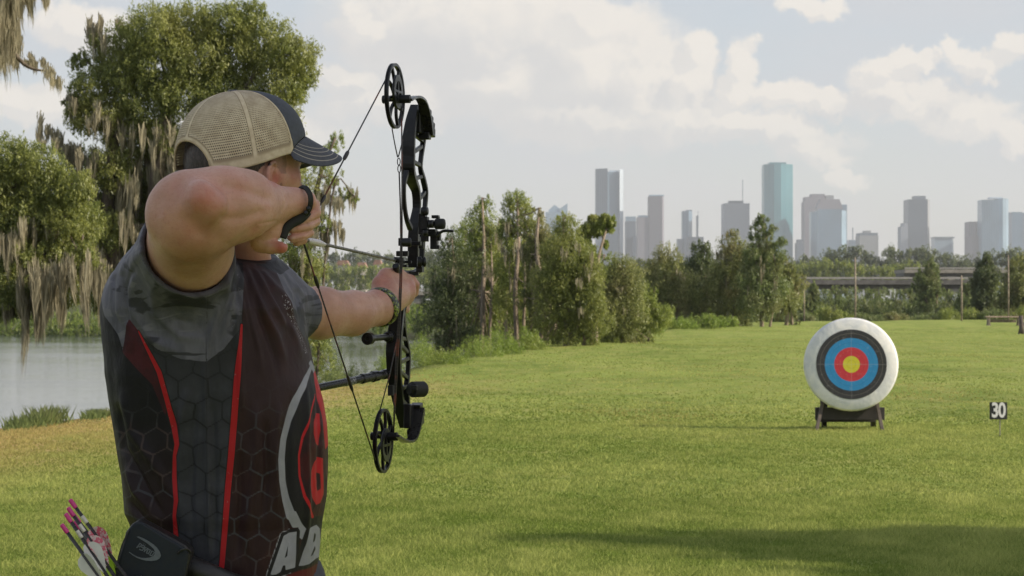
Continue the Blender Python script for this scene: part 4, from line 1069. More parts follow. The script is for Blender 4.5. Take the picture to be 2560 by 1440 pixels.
    def grad(s, V):
        def samp(W):
            q = np.clip((W - s.lo) / s.h, 0, np.array(s.f.shape) - 1.001); i = q.astype(int); t = q - i; r = 0
            for o in ((a, b_, c) for a in (0, 1) for b_ in (0, 1) for c in (0, 1)):
                w_ = 1
                for ax in range(3): w_ = w_ * (t[:, ax] if o[ax] else 1 - t[:, ax])
                r = r + w_ * s.f[i[:, 0] + o[0], i[:, 1] + o[1], i[:, 2] + o[2]]
            return r
        g = np.stack([samp(V + np.eye(3)[a] * s.h) - samp(V - np.eye(3)[a] * s.h) for a in range(3)], 1)
        return g / (np.linalg.norm(g, axis=1, keepdims=True) + 1e-9)
def rp(r, d): return r * d / FPX                        # radius in photo px -> metres
def seg_dist(px, py, pts, hw=None):
    """distance in px to a polyline, with the width interpolated along it taken off"""
    best = np.full(px.shape, 1e9)
    for i in range(len(pts) - 1):
        (x0, y0), (x1, y1) = pts[i][:2], pts[i + 1][:2]
        dx, dy = x1 - x0, y1 - y0; t = np.clip(((px - x0) * dx + (py - y0) * dy) / (dx * dx + dy * dy + 1e-9), 0, 1)
        d = np.hypot(px - x0 - t * dx, py - y0 - t * dy)
        if hw is not None: d = d - (hw[i] + (hw[i + 1] - hw[i]) * t)
        best = np.minimum(best, d)
    return best
def poly_sdf(px, py, pts):
    """signed distance in px, negative inside"""
    P_ = list(pts) + [pts[0]]; d = seg_dist(px, py, P_); ins = np.zeros(px.shape, bool)
    for (x0, y0), (x1, y1) in zip(P_, P_[1:]):
        c = ((y0 > py) != (y1 > py)) & (px < (x1 - x0) * (py - y0) / ((y1 - y0) if y1 != y0 else 1e-9) + x0)
        ins ^= c
    return np.where(ins, -d, d)
def vnoise(V, s, seed=0):
    """smooth value noise in [-1,1]"""
    q = V / s + seed * 17.3; i = np.floor(q).astype(np.int64); t = q - i; t = t * t * (3 - 2 * t); r = 0
    for o in ((a, b_, c) for a in (0, 1) for b_ in (0, 1) for c in (0, 1)):
        n_ = i + np.array(o); hsh = (n_[:, 0] * 73856093 ^ n_[:, 1] * 19349663 ^ n_[:, 2] * 83492791) & 0xFFFF
        v = ((hsh * 2654435761) & 0xFFFFFF) / float(0xFFFFFF) * 2 - 1
        w_ = 1
        for ax in range(3): w_ = w_ * (t[:, ax] if o[ax] else 1 - t[:, ax])
        r = r + w_ * v
    return r

# ------------------------------------------------------------------ the archer
person = empty('person', (-.54, 3.92, 0), 'archer in dark maroon and grey hexagon-print shirt and tan mesh cap drawing a bow', 'person')
F3 = np.array([.80, .60, 0.0]); R3 = np.array([.60, -.80, 0.0]); U3 = np.array([0, 0, 1.0])     # where the head looks, its right, up
HC = np.array(P(612, 425, 3.82))
def hd(f, r, u): return HC + F3 * f + R3 * r + U3 * u

def build_body():
    v = Vox((-.79, 3.30, 1.24), (-.14, 4.50, 1.88), .0025)
    def c(a, b_, k=.012, op='add'):
        """a, b_: (px, py, depth, radius px)"""
        v.cone(P(*a[:3]), P(*b_[:3]), rp(a[3], a[2]), rp(b_[3], b_[2]), k, op)
    # drawing arm: upper arm, elbow, forearm
    c((452, 700, 3.82, 92), (474, 620, 3.66, 104)); c((474, 620, 3.66, 105), (478, 540, 3.50, 108), .02)
    c((480, 535, 3.50, 100), (560, 516, 3.53, 88), .03); c((560, 516, 3.53, 88), (612, 514, 3.56, 78), .03)
    c((612, 514, 3.56, 78), (660, 509, 3.60, 55), .02); c((660, 509, 3.60, 54), (704, 508, 3.635, 38.5), .015)
    c((505, 496, 3.412, 38), (530, 512, 3.418, 34), .045)                     # point of the elbow
    c((560, 470, 3.50, 40), (630, 470, 3.55, 26), .03)
    # drawing hand: back of the hand, palm, thumb
    c((704, 508, 3.635, 38), (735, 503, 3.65, 33), .015); c((735, 503, 3.65, 32), (764, 502, 3.665, 28), .01)
    c((690, 535, 3.635, 26), (668, 575, 3.63, 32), .015); c((668, 575, 3.63, 33), (655, 596, 3.63, 32), .012)
    c((640, 560, 3.64, 22), (636, 584, 3.65, 24), .015)
    c((652, 608, 3.63, 24), (676, 616, 3.62, 19), .008); c((676, 616, 3.62, 18.5), (704, 618, 3.615, 16.5), .004)
    # fingers curled round the release
    for pts in ([(762, 500, 3.675, 24), (783, 513, 3.69, 17), (788, 532, 3.685, 14.5), (770, 545, 3.67, 13), (753, 550, 3.662, 11.5)],
                [(776, 530, 3.70, 15), (786, 552, 3.69, 15), (770, 564, 3.672, 14.5), (742, 569, 3.66, 14), (730, 571, 3.656, 12.5)],
                [(770, 560, 3.70, 14), (772, 580, 3.685, 14), (752, 591, 3.668, 14), (731, 595, 3.658, 13)],
                [(758, 585, 3.705, 12), (757, 600, 3.695, 12), (742, 606, 3.685, 11)]):
        for a, b_ in zip(pts, pts[1:]): c(a, b_, .0018)
    # neck and the trunk inside the shirt
    c((622, 668, 3.90, 56), (618, 590, 3.87, 55), .02)
    v.cone(P(560, 820, 3.93), P(560, 900, 3.93), .12, .12, .03); v.cone(P(640, 760, 4.0), P(470, 760, 3.86), .09, .09, .03)
    v.cone(P(615, 700, 3.92), P(600, 790, 3.93), .05, .09, .03)
    # bow arm and hand
    c((680, 760, 3.98, 60), (745, 781, 4.02, 61)); c((745, 781, 4.02, 61), (800, 782, 4.08, 62), .01)
    c((800, 782, 4.08, 61), (880, 783, 4.17, 54), .02); c((880, 783, 4.17, 54), (945, 769, 4.26, 41), .015)
    c((945, 769, 4.26, 41), (975, 742, 4.32, 42), .02); c((975, 740, 4.32, 42), (1000, 728, 4.37, 41), .015)
    c((946, 706, 4.30, 15), (966, 692, 4.33, 17), .02); c((966, 690, 4.33, 18), (994, 688, 4.36, 19), .015)
    c((992, 694, 4.36, 20), (1024, 705, 4.395, 18), .01); c((1024, 705, 4.395, 17), (1035, 712, 4.41, 14.5), .006)
    for pts in ([(1010, 715, 4.41, 22), (1033, 716, 4.44, 15), (1036, 732, 4.45, 11)], [(1000, 740, 4.41, 22), (1022, 738, 4.45, 13), (1020, 752, 4.46, 11)],
                [(985, 755, 4.38, 18), (1014, 757, 4.45, 12), (1006, 768, 4.45, 9)], [(1000, 768, 4.42, 12), (1015, 774, 4.45, 10)]):
        for a, b_ in zip(pts, pts[1:]): c(a, b_, .005)
    # head and face
    FR = (F3, R3, U3)
    v.ell(hd(0, 0, .018), FR, (.104, .080, .108), .02); v.ell(hd(-.030, 0, .012), FR, (.090, .084, .098), .03)
    v.cone(hd(.052, 0, -.010), hd(.055, 0, -.085), .058, .042, .025); v.cone(hd(.01, .028, -.07), hd(.07, .012, -.10), .034, .026, .02)
    v.cone(hd(.07, .036, -.022), hd(.04, .056, -.018), .024, .020, .02)                     # cheekbone
    v.cone(hd(.09, .030, .022), hd(.095, -.02, .022), .014, .014, .012)                      # brow
    v.cone(hd(.100, 0, .004), hd(.119, 0, -.034), .009, .012, .010); v.ell(hd(.108, .010, -.036), FR, (.011, .008, .008), .006)
    v.ell(hd(.103, .031, -.001), FR, (.013, .016, .009), .006, 'cut')                        # eye socket
    v.ell(hd(.098, .012, -.062), FR, (.012, .022, .007), .006); v.ell(hd(.096, .012, -.075), FR, (.011, .020, .008), .006)
    v.cone(hd(.102, .0, -.0685), hd(.088, .026, -.069), .0028, .0022, .002, 'cut')
    # ear: outward shell, raised rim, hollow
    eo = R3 * .90 + F3 * .43; ef = F3 * .90 - R3 * .43; ec = hd(.006, .086, -.022)
    v.ell(ec, (ef, eo, U3), (.020, .008, .033), .006)
    ring = [ec + ef * (.019 * math.cos(a)) + U3 * (.033 * math.sin(a)) + eo * .006 for a in np.linspace(-2.2, 2.0, 12)[::1]]
    ring = [ec - ef * (.018 * math.cos(a)) + U3 * (.032 * math.sin(a)) + eo * .007 for a in np.linspace(-1.9, 2.1, 12)]
    for a, b_ in zip(ring, ring[1:]): v.cone(a, b_, .0040, .0040, .002)
    v.ell(ec + ef * .007 + eo * .009, (ef, eo, U3), (.011, .008, .018), .003, 'cut')
    V, Q = v.mesh(); N = v.grad(V)
    px = 1280 + V[:, 0] / V[:, 1] * FPX; py = HZ - (V[:, 2] - CH) / V[:, 1] * FPX
    # creases of wrist, palm, forearm muscle; soft skin unevenness
    V = V + N * (vnoise(V, .035, 1) * .0007 + vnoise(V, .012, 2) * .00018)[:, None]
    def crease(pts, w_, amp, dmax):
        d = seg_dist(px, py, pts); return -amp * np.exp(-(d / w_) ** 2) * (V[:, 1] < dmax)
    cr = crease([(796, 548), (768, 559), (738, 558)], 2.6, .0030, 3.72) + crease([(790, 574), (760, 582), (722, 585)], 2.6, .0030, 3.72) + crease([(776, 524), (768, 540)], 2.4, .0012, 3.72) + crease([(712, 604), (740, 603), (764, 596)], 2.4, .002, 3.72) \
        + crease([(676, 603), (700, 601), (716, 606)], 2.6, .0016, 3.66) + crease([(760, 566), (766, 578)], 2, .0007, 3.7) + crease([(708, 478), (716, 500), (704, 530)], 3.0, .0016, 3.70) + crease([(722, 488), (728, 505)], 2.5, .0009, 3.7) \
        + crease([(648, 560), (670, 556), (692, 552)], 3, .0013, 3.7) + crease([(640, 596), (660, 602), (690, 596)], 3, .0016, 3.7) \
        + crease([(574, 614), (600, 596), (640, 568)], 8, .002, 3.6) + crease([(664, 580), (690, 576)], 2.5, .0009, 3.7) \
        + crease([(452, 462), (448, 500), (462, 545), (500, 580)], 20, .0050, 3.56) + crease([(400, 500), (385, 545), (390, 600)], 16, .0022, 3.6) + crease([(560, 462), (620, 478), (668, 496)], 13, .0038, 3.6) + crease([(560, 548), (610, 545), (650, 530)], 12, .0030, 3.6) + crease([(545, 600), (500, 640), (480, 700)], 22, .0030, 3.66) - crease([(470, 450), (530, 440), (590, 446)], 18, .0020, 3.6) \
        + crease([(985, 690), (1000, 720)], 4, .0012, 4.5) + crease([(960, 712), (975, 730)], 6, .0012, 4.5) + crease([(870, 735), (900, 760), (940, 760)], 10, .0014, 4.3)
    V = V + N * cr[:, None]
    red = np.zeros(len(V))
    for (x, y, r, a, dm) in ((512, 502, 46, .62, 3.52), (490, 560, 60, .30, 3.5), (690, 445, 20, .9, 3.9), (705, 620, 22, .9, 3.7), (735, 575, 34, .45, 3.7), (770, 520, 30, .4, 3.72), (640, 575, 30, .3, 3.7),
                             (745, 440, 26, .6, 3.9), (955, 700, 28, .5, 4.5), (1035, 715, 20, .5, 4.5), (640, 640, 40, .25, 3.9), (590, 455, 50, .15, 3.5)):
        red = np.maximum(red, a * np.exp(-(((px - x) ** 2 + (py - y) ** 2) / r ** 2)) * (V[:, 1] < dm))
    nail = np.zeros(len(V))
    for (x, y, r) in ((762, 551, 6.0), (733, 573, 6.5), (733, 597, 6.0)):
        nail = np.maximum(nail, np.exp(-((((px - x) / 1.2) ** 2 + (py - y) ** 2) / r ** 2) ** 2) * (V[:, 1] < 3.70))
    # cropped hair below the cap: back of the head and sideburn
    loc = V - HC; lf = loc @ F3 + vnoise(V, .010, 11) * .005; lr = loc @ R3; lu = loc[:, 2]
    hair = ((lf < .012) & (lu > -.055)) | ((lu > .028)) | ((lf > .0) & (lf < .048) & (lu > -.040) & (lr > .02) & ((lf < .036) | (lu > -.01)))
    hair = (hair & (np.linalg.norm(loc, axis=1) < .16) & (np.linalg.norm(V - ec, axis=1) > .030) & (V[:, 1] > 3.69)).astype(float) * np.where((lf > -.004) & (lu < .05), .42, 1.0)
    o = npmesh('body', V, Q, mat_skin(), person, True, {'red': red, 'nail': nail, 'hairy': hair})
    md = o.modifiers.new('smooth', 'SMOOTH'); md.factor = .4; md.iterations = 1
    return o
def mat_skin():
    m_, b, p = new_mat('skin')
    o = b.obj(); n = b.noise(o, 9, 4, .55); f = b.noise(o, 160, 4, .7); sp = b.noise(o, 420, 2, .6)
    c = b.mix(b.ss(n, .3, .7), (.42, .225, .158), (.56, .33, .25)); c = b.mix(b.ss(b.noise(o, 28, 4, .6), .45, .75, 0, .35), c, (.42, .17, .12))
    c = b.mix(b.ss(f, .52, .75, 0, .4), c, (.30, .12, .08)); c = b.mix(b.ss(sp, .6, .75, 0, .5), c, (.25, .11, .065))
    c = b.mix(b.m('MULTIPLY', b.attr('red'), b.ss(b.noise(o, 60, 3), .2, .6, .55, .95)), c, (.38, .075, .055))
    c = b.mix(b.m('MULTIPLY', b.attr('nail'), .75), c, (.50, .31, .25))
    hn = b.noise(b.mapv(o, (220, 220, 70)), 1.0, 3, .7)
    hx = b.mix(b.ss(hn, .35, .65), (.012, .009, .007), (.060, .042, .034))
    c = b.mix(b.m('MULTIPLY', b.attr('hairy'), b.ss(hn, .25, .45, .8, 1.0)), c, hx)
    hs = b.noise(b.mapv(o, (420, 420, 130), rot=(0, R(35), 0)), 1.0, 3, .75); hm_ = b.ss(b.noise(o, 14, 2), .45, .65)
    c = b.mix(b.m('MULTIPLY', b.ss(hs, .60, .72), b.m('MULTIPLY', hm_, .45)), c, (.20, .10, .06))
    b.put(p.inputs['Base Color'], c)
    b.put(p.inputs['Roughness'], b.ss(f, .3, .7, .40, .54))
    p.inputs['Subsurface Weight'].default_value = .18; p.inputs['Subsurface Radius'].default_value = (.012, .005, .003); p.inputs['Subsurface Scale'].default_value = .45
    p.inputs['Specular IOR Level'].default_value = .45
    h = b.m('ADD', b.m('MULTIPLY', f, .6), b.m('MULTIPLY', b.noise(o, 700, 2), .35))
    b.put(p.inputs['Normal'], b.bump(b.m('ADD', h, b.m('MULTIPLY', b.noise(b.mapv(o, (1, 1, 2.2)), 90, 3), .8)), .5, .0014))
    return m_
body = build_body()

# ---- eye and glasses temple side
bm = bmesh.new(); bmesh.ops.create_uvsphere(bm, u_segments=20, v_segments=14, radius=.0125)
for vv in bm.verts: vv.co += Vector(hd(.090, .031, -.001))
bmobj('eye', bm, simple('eye_white', (.55, .5, .47), .2), person, smooth=True)

# ------------------------------------------------------------------ shirt
TD_ = 3.90
def build_shirt():
    v = Vox((-.83, 3.44, .86), (-.26, 4.24, 1.66), .0031)
    rows = [(606, 470, 640, 3.93, .075), (624, 415, 668, 3.93, .11), (650, 350, 690, 3.93, .15), (684, 298, 722, 3.92, .18), (720, 277, 742, 3.91, .195), (770, 268, 758, 3.90, .205), (850, 265, 768, 3.90, .205),
            (930, 269, 786, 3.90, .20), (1000, 279, 806, 3.90, .195), (1060, 289, 816, 3.90, .19), (1110, 298, 818.5, 3.90, .19), (1180, 309, 816, 3.90, .185), (1240, 315, 812, 3.90, .185),
            (1275, 318, 807, 3.90, .185), (1302, 330, 803, 3.90, .18), (1360, 345, 798, 3.90, .18), (1440, 352, 791, 3.90, .18), (1540, 356, 786, 3.90, .185)]
    zs = [P(0, r[0], TD_).z for r in rows]
    v.stack(zs, [P(r[1], 0, TD_).x for r in rows], [P(r[2], 0, TD_).x for r in rows], [r[3] for r in rows], [r[4] for r in rows])
    def c(a, b_, k=.012): v.cone(P(*a[:3]), P(*b_[:3]), rp(a[3], a[2]), rp(b_[3], b_[2]), k)
    # sleeve round the raised drawing arm
    c((436, 735, 3.84, 150), (468, 632, 3.66, 121), .035); c((468, 632, 3.66, 121), (480, 575, 3.545, 117), .01)
    c((420, 780, 3.86, 140), (560, 770, 3.84, 60), .05)
    # sleeve of the bow arm
    c((676, 735, 3.95, 78), (740, 780, 4.02, 69), .03); c((740, 780, 4.02, 69), (775, 781, 4.07, 66), .01)
    # collar
    c((560, 640, 3.90, 40), (650, 676, 3.90, 30), .02)
    v.cone(P(622, 700, 3.91), P(618, 634, 3.885), rp(66, 3.9), rp(62, 3.9), .02)
    v.cone(P(464, 655, 3.71), P(480, 556, 3.50), rp(107, 3.71), rp(113, 3.50), .002, 'cut'); v.cone(P(728, 779, 4.01), P(800, 783, 4.10), rp(64.5, 4.0), rp(66, 4.1), .002, 'cut')
    n1 = np.array([.52, -.80, .28]); n1 /= np.linalg.norm(n1)
    v.plane_cut(P(470, 626, 3.645), n1, (-.83, 3.4, 1.45), (-.44, 3.72, 1.66))
    n2 = np.array([.42, .90, .0]); n2 /= np.linalg.norm(n2)
    v.plane_cut(P(740, 780, 4.03), n2, (-.47, 3.97, 1.38), (-.26, 4.24, 1.62))
    n3 = np.array([.16, -.16, .97]); v.plane_cut(P(622, 640, 3.885), n3, (-.60, 3.76, 1.555), (-.42, 4.0, 1.66))
    V, Q = v.mesh(); N = v.grad(V)
    for _ in range(1):
        pass
    px = 1280 + V[:, 0] / V[:, 1] * FPX; py = HZ - (V[:, 2] - CH) / V[:, 1] * FPX
    near = sstep(-N[:, 1], -.35, .15)
    D_ = np.zeros(len(V))
    def fold(pts, w_, amp):
        d = seg_dist(px, py, pts, None); e0 = np.hypot(px - pts[0][0], py - pts[0][1]); e1 = np.hypot(px - pts[-1][0], py - pts[-1][1])
        return amp * np.exp(-(d / w_) ** 2) * (1 - np.exp(-(e0 / 34) ** 2)) * (1 - np.exp(-(e1 / 55) ** 2))
    # hanging cloth: folds from the armpit across the chest, down the side, round the sleeve
    for pts, w_, a in (([(596, 660), (612, 760), (640, 860), (660, 960)], 11, .004), ([(606, 650), (640, 740), (690, 840), (720, 930)], 11, .0045), ([(620, 652), (670, 730), (730, 830), (765, 920)], 10, .004),
                       ([(640, 660), (690, 720), (750, 800)], 9, .003), ([(582, 700), (590, 800), (600, 930), (606, 1050)], 10, .004), ([(625, 700), (655, 800), (690, 900), (700, 980)], 7, -.003),
                       ([(600, 700), (624, 810), (650, 930)], 6, -.003), ([(652, 690), (710, 790), (750, 890)], 7, -.003),
                       ([(575, 660), (560, 740), (530, 830), (520, 900)], 10, .005), ([(585, 700), (572, 780), (548, 860)], 8, .004), ([(590, 690), (590, 770), (575, 850)], 6, -.003), ([(566, 700), (545, 790), (530, 850)], 6, -.0035),
                       ([(362, 600), (330, 680), (330, 770), (380, 850), (470, 890)], 12, .004), ([(345, 610), (305, 690), (300, 780), (330, 840)], 10, .0045), ([(330, 620), (285, 700), (280, 800)], 8, .003),
                       ([(352, 640), (318, 720), (320, 800), (360, 850)], 7, -.003), ([(375, 690), (390, 780), (450, 840), (530, 850)], 12, .0035), ([(400, 740), (440, 800), (510, 815)], 9, -.003),
                       ([(300, 960), (330, 1080), (400, 1180), (440, 1260)], 14, .004), ([(290, 1000), (310, 1120), (370, 1230), (420, 1310)], 10, -.0045), ([(312, 1150), (340, 1230), (390, 1300)], 9, .005), ([(318, 1240), (350, 1290), (400, 1330)], 8, -.005),
                       ([(470, 960), (450, 1080), (445, 1200), (452, 1330)], 13, .004), ([(492, 1000), (480, 1130), (478, 1260), (485, 1380)], 9, -.003), ([(512, 900), (516, 1050), (520, 1200), (524, 1420)], 8, .0035), ([(532, 1000), (538, 1200), (536, 1400)], 8, -.0025),
                       ([(640, 1000), (640, 1120), (625, 1260), (615, 1400)], 13, .004), ([(665, 1040), (668, 1180), (655, 1330)], 9, -.0035), ([(600, 1100), (602, 1250), (590, 1420)], 9, -.003), ([(700, 1000), (690, 1120), (690, 1300)], 10, .003),
                       ([(735, 960), (722, 1080), (720, 1250), (735, 1400)], 10, -.0028), ([(760, 940), (768, 1080), (770, 1240), (765, 1400)], 9, .003), ([(790, 960), (800, 1100), (796, 1280)], 6, -.003),
                       ([(700, 670), (738, 730), (752, 800), (748, 850)], 7, -.003), ([(720, 690), (758, 740), (772, 800)], 7, .003), ([(690, 700), (722, 760), (738, 830)], 7, .003),
                       ([(430, 1010), (445, 1080), (440, 1180), (445, 1260)], 10, -.0035)):
        D_ += fold(pts, w_ * .85, a * 1.7)
    D_ = D_ * near + vnoise(V * np.array([1, 1, .45]), .045, 3) * .0022 + vnoise(V * np.array([1, 1, .5]), .018, 4) * .0007
    # hems at the sleeve openings
    V2 = V + N * D_[:, None]
    at = {}
    S_ = lambda pts: poly_sdf(px, py, pts)
    stripe1 = [(346, 828), (372, 880), (398, 930), (418, 1000), (436, 1070), (443, 1110), (436, 1140), (437, 1190), (443, 1250), (437, 1290), (441, 1350), (446, 1440)]
    stripe2 = [(604, 812), (598, 880), (592, 950), (586, 1040), (578, 1140), (570, 1220), (564, 1300), (556, 1400), (552, 1440)]
    at['stripe'] = np.minimum(seg_dist(px, py, stripe1, [2, 4, 6, 6, 6.5, 6.5, 4, 6, 6, 4.5, 6, 6]), seg_dist(px, py, stripe2, [3, 6, 7.5, 8, 8, 7.5, 7, 6.5, 6.5]))
    at['sleeve'] = np.minimum(S_([(366, 560), (300, 600), (240, 700), (262, 790), (296, 838), (310, 884), (313, 840), (320, 800), (350, 834), (392, 872), (450, 897), (515, 905), (560, 872), (604, 815), (607, 700), (586, 630), (560, 560)]),
                              S_([(676, 650), (830, 690), (830, 880), (768, 862), (748, 822), (728, 770), (700, 700)]))
    at['panel'] = S_([(346, 826), (398, 932), (436, 1070), (440, 1250), (446, 1520), (548, 1520), (556, 1400), (578, 1140), (592, 950), (606, 812)])
    at['front'] = S_([(606, 600), (606, 812), (592, 950), (578, 1140), (556, 1400), (545, 1560), (900, 1560), (900, 600)])
    at['patch'] = S_([(320, 798), (346, 828), (372, 880), (398, 935), (420, 1010), (414, 1040), (380, 960), (340, 920), (306, 880), (312, 850)])
    at['seam'] = np.minimum(seg_dist(px, py, [(519, 742), (516, 830), (515, 905), (516, 1000), (518, 1200), (522, 1440)]), seg_dist(px, py, [(350, 834), (392, 872), (450, 897), (515, 905), (560, 872), (604, 815)]))
    # hexagons
    wx = px + vnoise(V, .05, 6) * 5; wy = py + vnoise(V, .05, 7) * 5
    def hexd(x, y, W):
        sx, sy = W, W * 1.7320508
        ax_ = np.mod(x, sx) - sx / 2; ay = np.mod(y, sy) - sy / 2
        bx_ = np.mod(x - sx / 2, sx) - sx / 2; by_ = np.mod(y - sy / 2, sy) - sy / 2
        k = (ax_ ** 2 + ay ** 2) < (bx_ ** 2 + by_ ** 2); gx = np.where(k, ax_, bx_); gy = np.where(k, ay, by_)
        return W / 2 - np.maximum(np.abs(gx), np.abs(gx) * .5 + np.abs(gy) * .8660254)
    at['hexa'] = hexd(wx - 20 + .08 * wy, wy + 6, 61)
    at['hexb'] = hexd(wx * 1.0 + vnoise(V, .03, 8) * 7 + 12, wy + vnoise(V, .03, 9) * 7, 66)
    at['row'] = py; at['colx'] = px
    ring = [(779, 912), (762, 950), (742, 995), (722, 1050), (709, 1100), (703, 1150), (706, 1200), (716, 1250), (728, 1290)]
    silver = seg_dist(px, py, ring, [3, 6, 8, 9, 9.5, 10, 10, 10.5, 11])
    silver = np.minimum(silver, S_([(717, 1282), (739, 1278), (752, 1305), (765, 1325), (760, 1354), (747, 1342), (746, 1318), (734, 1320)]))
    A_ = S_([(675, 1438), (709, 1339), (724, 1333), (742, 1329), (741, 1380), (738, 1419), (714, 1425), (713, 1413), (707, 1414), (701, 1430), (690, 1436)])
    A_ = np.maximum(A_, -S_([(722, 1356), (711, 1396), (718, 1391), (720, 1372)]))
    B_ = S_([(747, 1415), (764, 1360), (771, 1321), (791, 1312), (800, 1322), (800, 1390), (782, 1402), (773, 1410), (760, 1414)])
    B_ = np.maximum(np.maximum(B_, -S_([(786, 1332), (790, 1336), (787, 1352), (782, 1357)])), -S_([(787, 1364), (789, 1372), (781, 1388), (776, 1391)]))
    AB = np.minimum(A_, B_)
    AO = np.minimum(S_([(675, 1438), (709, 1339), (742, 1329), (738, 1419), (690, 1436)]), S_([(747, 1415), (771, 1321), (791, 1312), (800, 1322), (800, 1390), (760, 1414)]))
    at['silver'] = np.maximum(np.where(AO < 8, 1e3, silver), -1e3) if False else np.maximum(silver, 8 - AO * 1.0)
    at['silver'] = np.minimum(np.minimum(at['silver'], AB), np.maximum(np.abs(AO - 9.5) - 1.2, px - 728))
    at['silver'] = np.minimum(at['silver'], S_([(770, 908), (777, 900), (790, 922), (784, 934)]))
    black = S_([(785, 915), (762, 970), (738, 1020), (720, 1075), (712, 1130), (712, 1185), (720, 1240), (742, 1295), (768, 1340), (830, 1340), (830, 900)])
    at['black'] = np.minimum(black, AO - 8.5)
    thin = seg_dist(px, py, [(787, 985), (772, 1040), (757, 1092), (749, 1140), (750, 1190), (760, 1240), (781, 1292)], [1.5, 2.2, 2.5, 2.5, 2.6, 3, 3.6])
    at['field'] = S_([(790, 985), (772, 1045), (757, 1095), (750, 1140), (751, 1190), (762, 1240), (781, 1290), (830, 1290), (830, 985)])
    redp = np.minimum(thin, S_([(790, 1030), (800, 1034), (803, 1075), (801, 1114), (791, 1110), (784, 1085), (783, 1055)]))
    blob = np.maximum(S_([(798, 1142), (808, 1146), (808, 1235), (800, 1258), (790, 1262), (778, 1240), (773, 1212), (777, 1180), (787, 1155)]), -S_([(796, 1181), (803, 1184), (803, 1222), (797, 1228), (794, 1215), (797, 1203), (793, 1192)]))
    redp = np.minimum(redp, blob)
    redp = np.minimum(redp, S_([(782, 925), (790, 920), (797, 945), (812, 995), (822, 1045), (822, 1110), (813, 1124), (808, 1060), (798, 1010), (786, 960)]))
    at['redp'] = redp
    at['low'] = S_([(712, 1441), (738, 1431), (775, 1420), (790, 1411), (830, 1400), (830, 1560), (640, 1560), (672, 1450)])
    at['text'] = seg_dist(px, py, [(704, 738), (722, 778), (744, 826), (764, 880)], [3, 6, 6, 4])
    at['hem'] = np.minimum(np.abs((V - np.array(P(470, 626, 3.645))) @ n1) + (np.linalg.norm(V - np.array(P(470, 626, 3.645)), axis=1) > .125) * 1.0, np.abs((V - np.array(P(740, 780, 4.03))) @ n2) + (np.linalg.norm(V - np.array(P(740, 780, 4.03)), axis=1) > .068) * 1.0) * 1000
    at['collar'] = np.abs((V - np.array(P(622, 640, 3.885))) @ n3) * 1000 + (np.hypot(V[:, 0] - P(622, 640, 3.885).x, V[:, 1] - 3.89) > .085) * 1e3
    o = npmesh('shirt', V2, Q, mat_shirt(), person, True, at)
    md = o.modifiers.new('smooth', 'SMOOTH'); md.factor = .4; md.iterations = 1
    return o
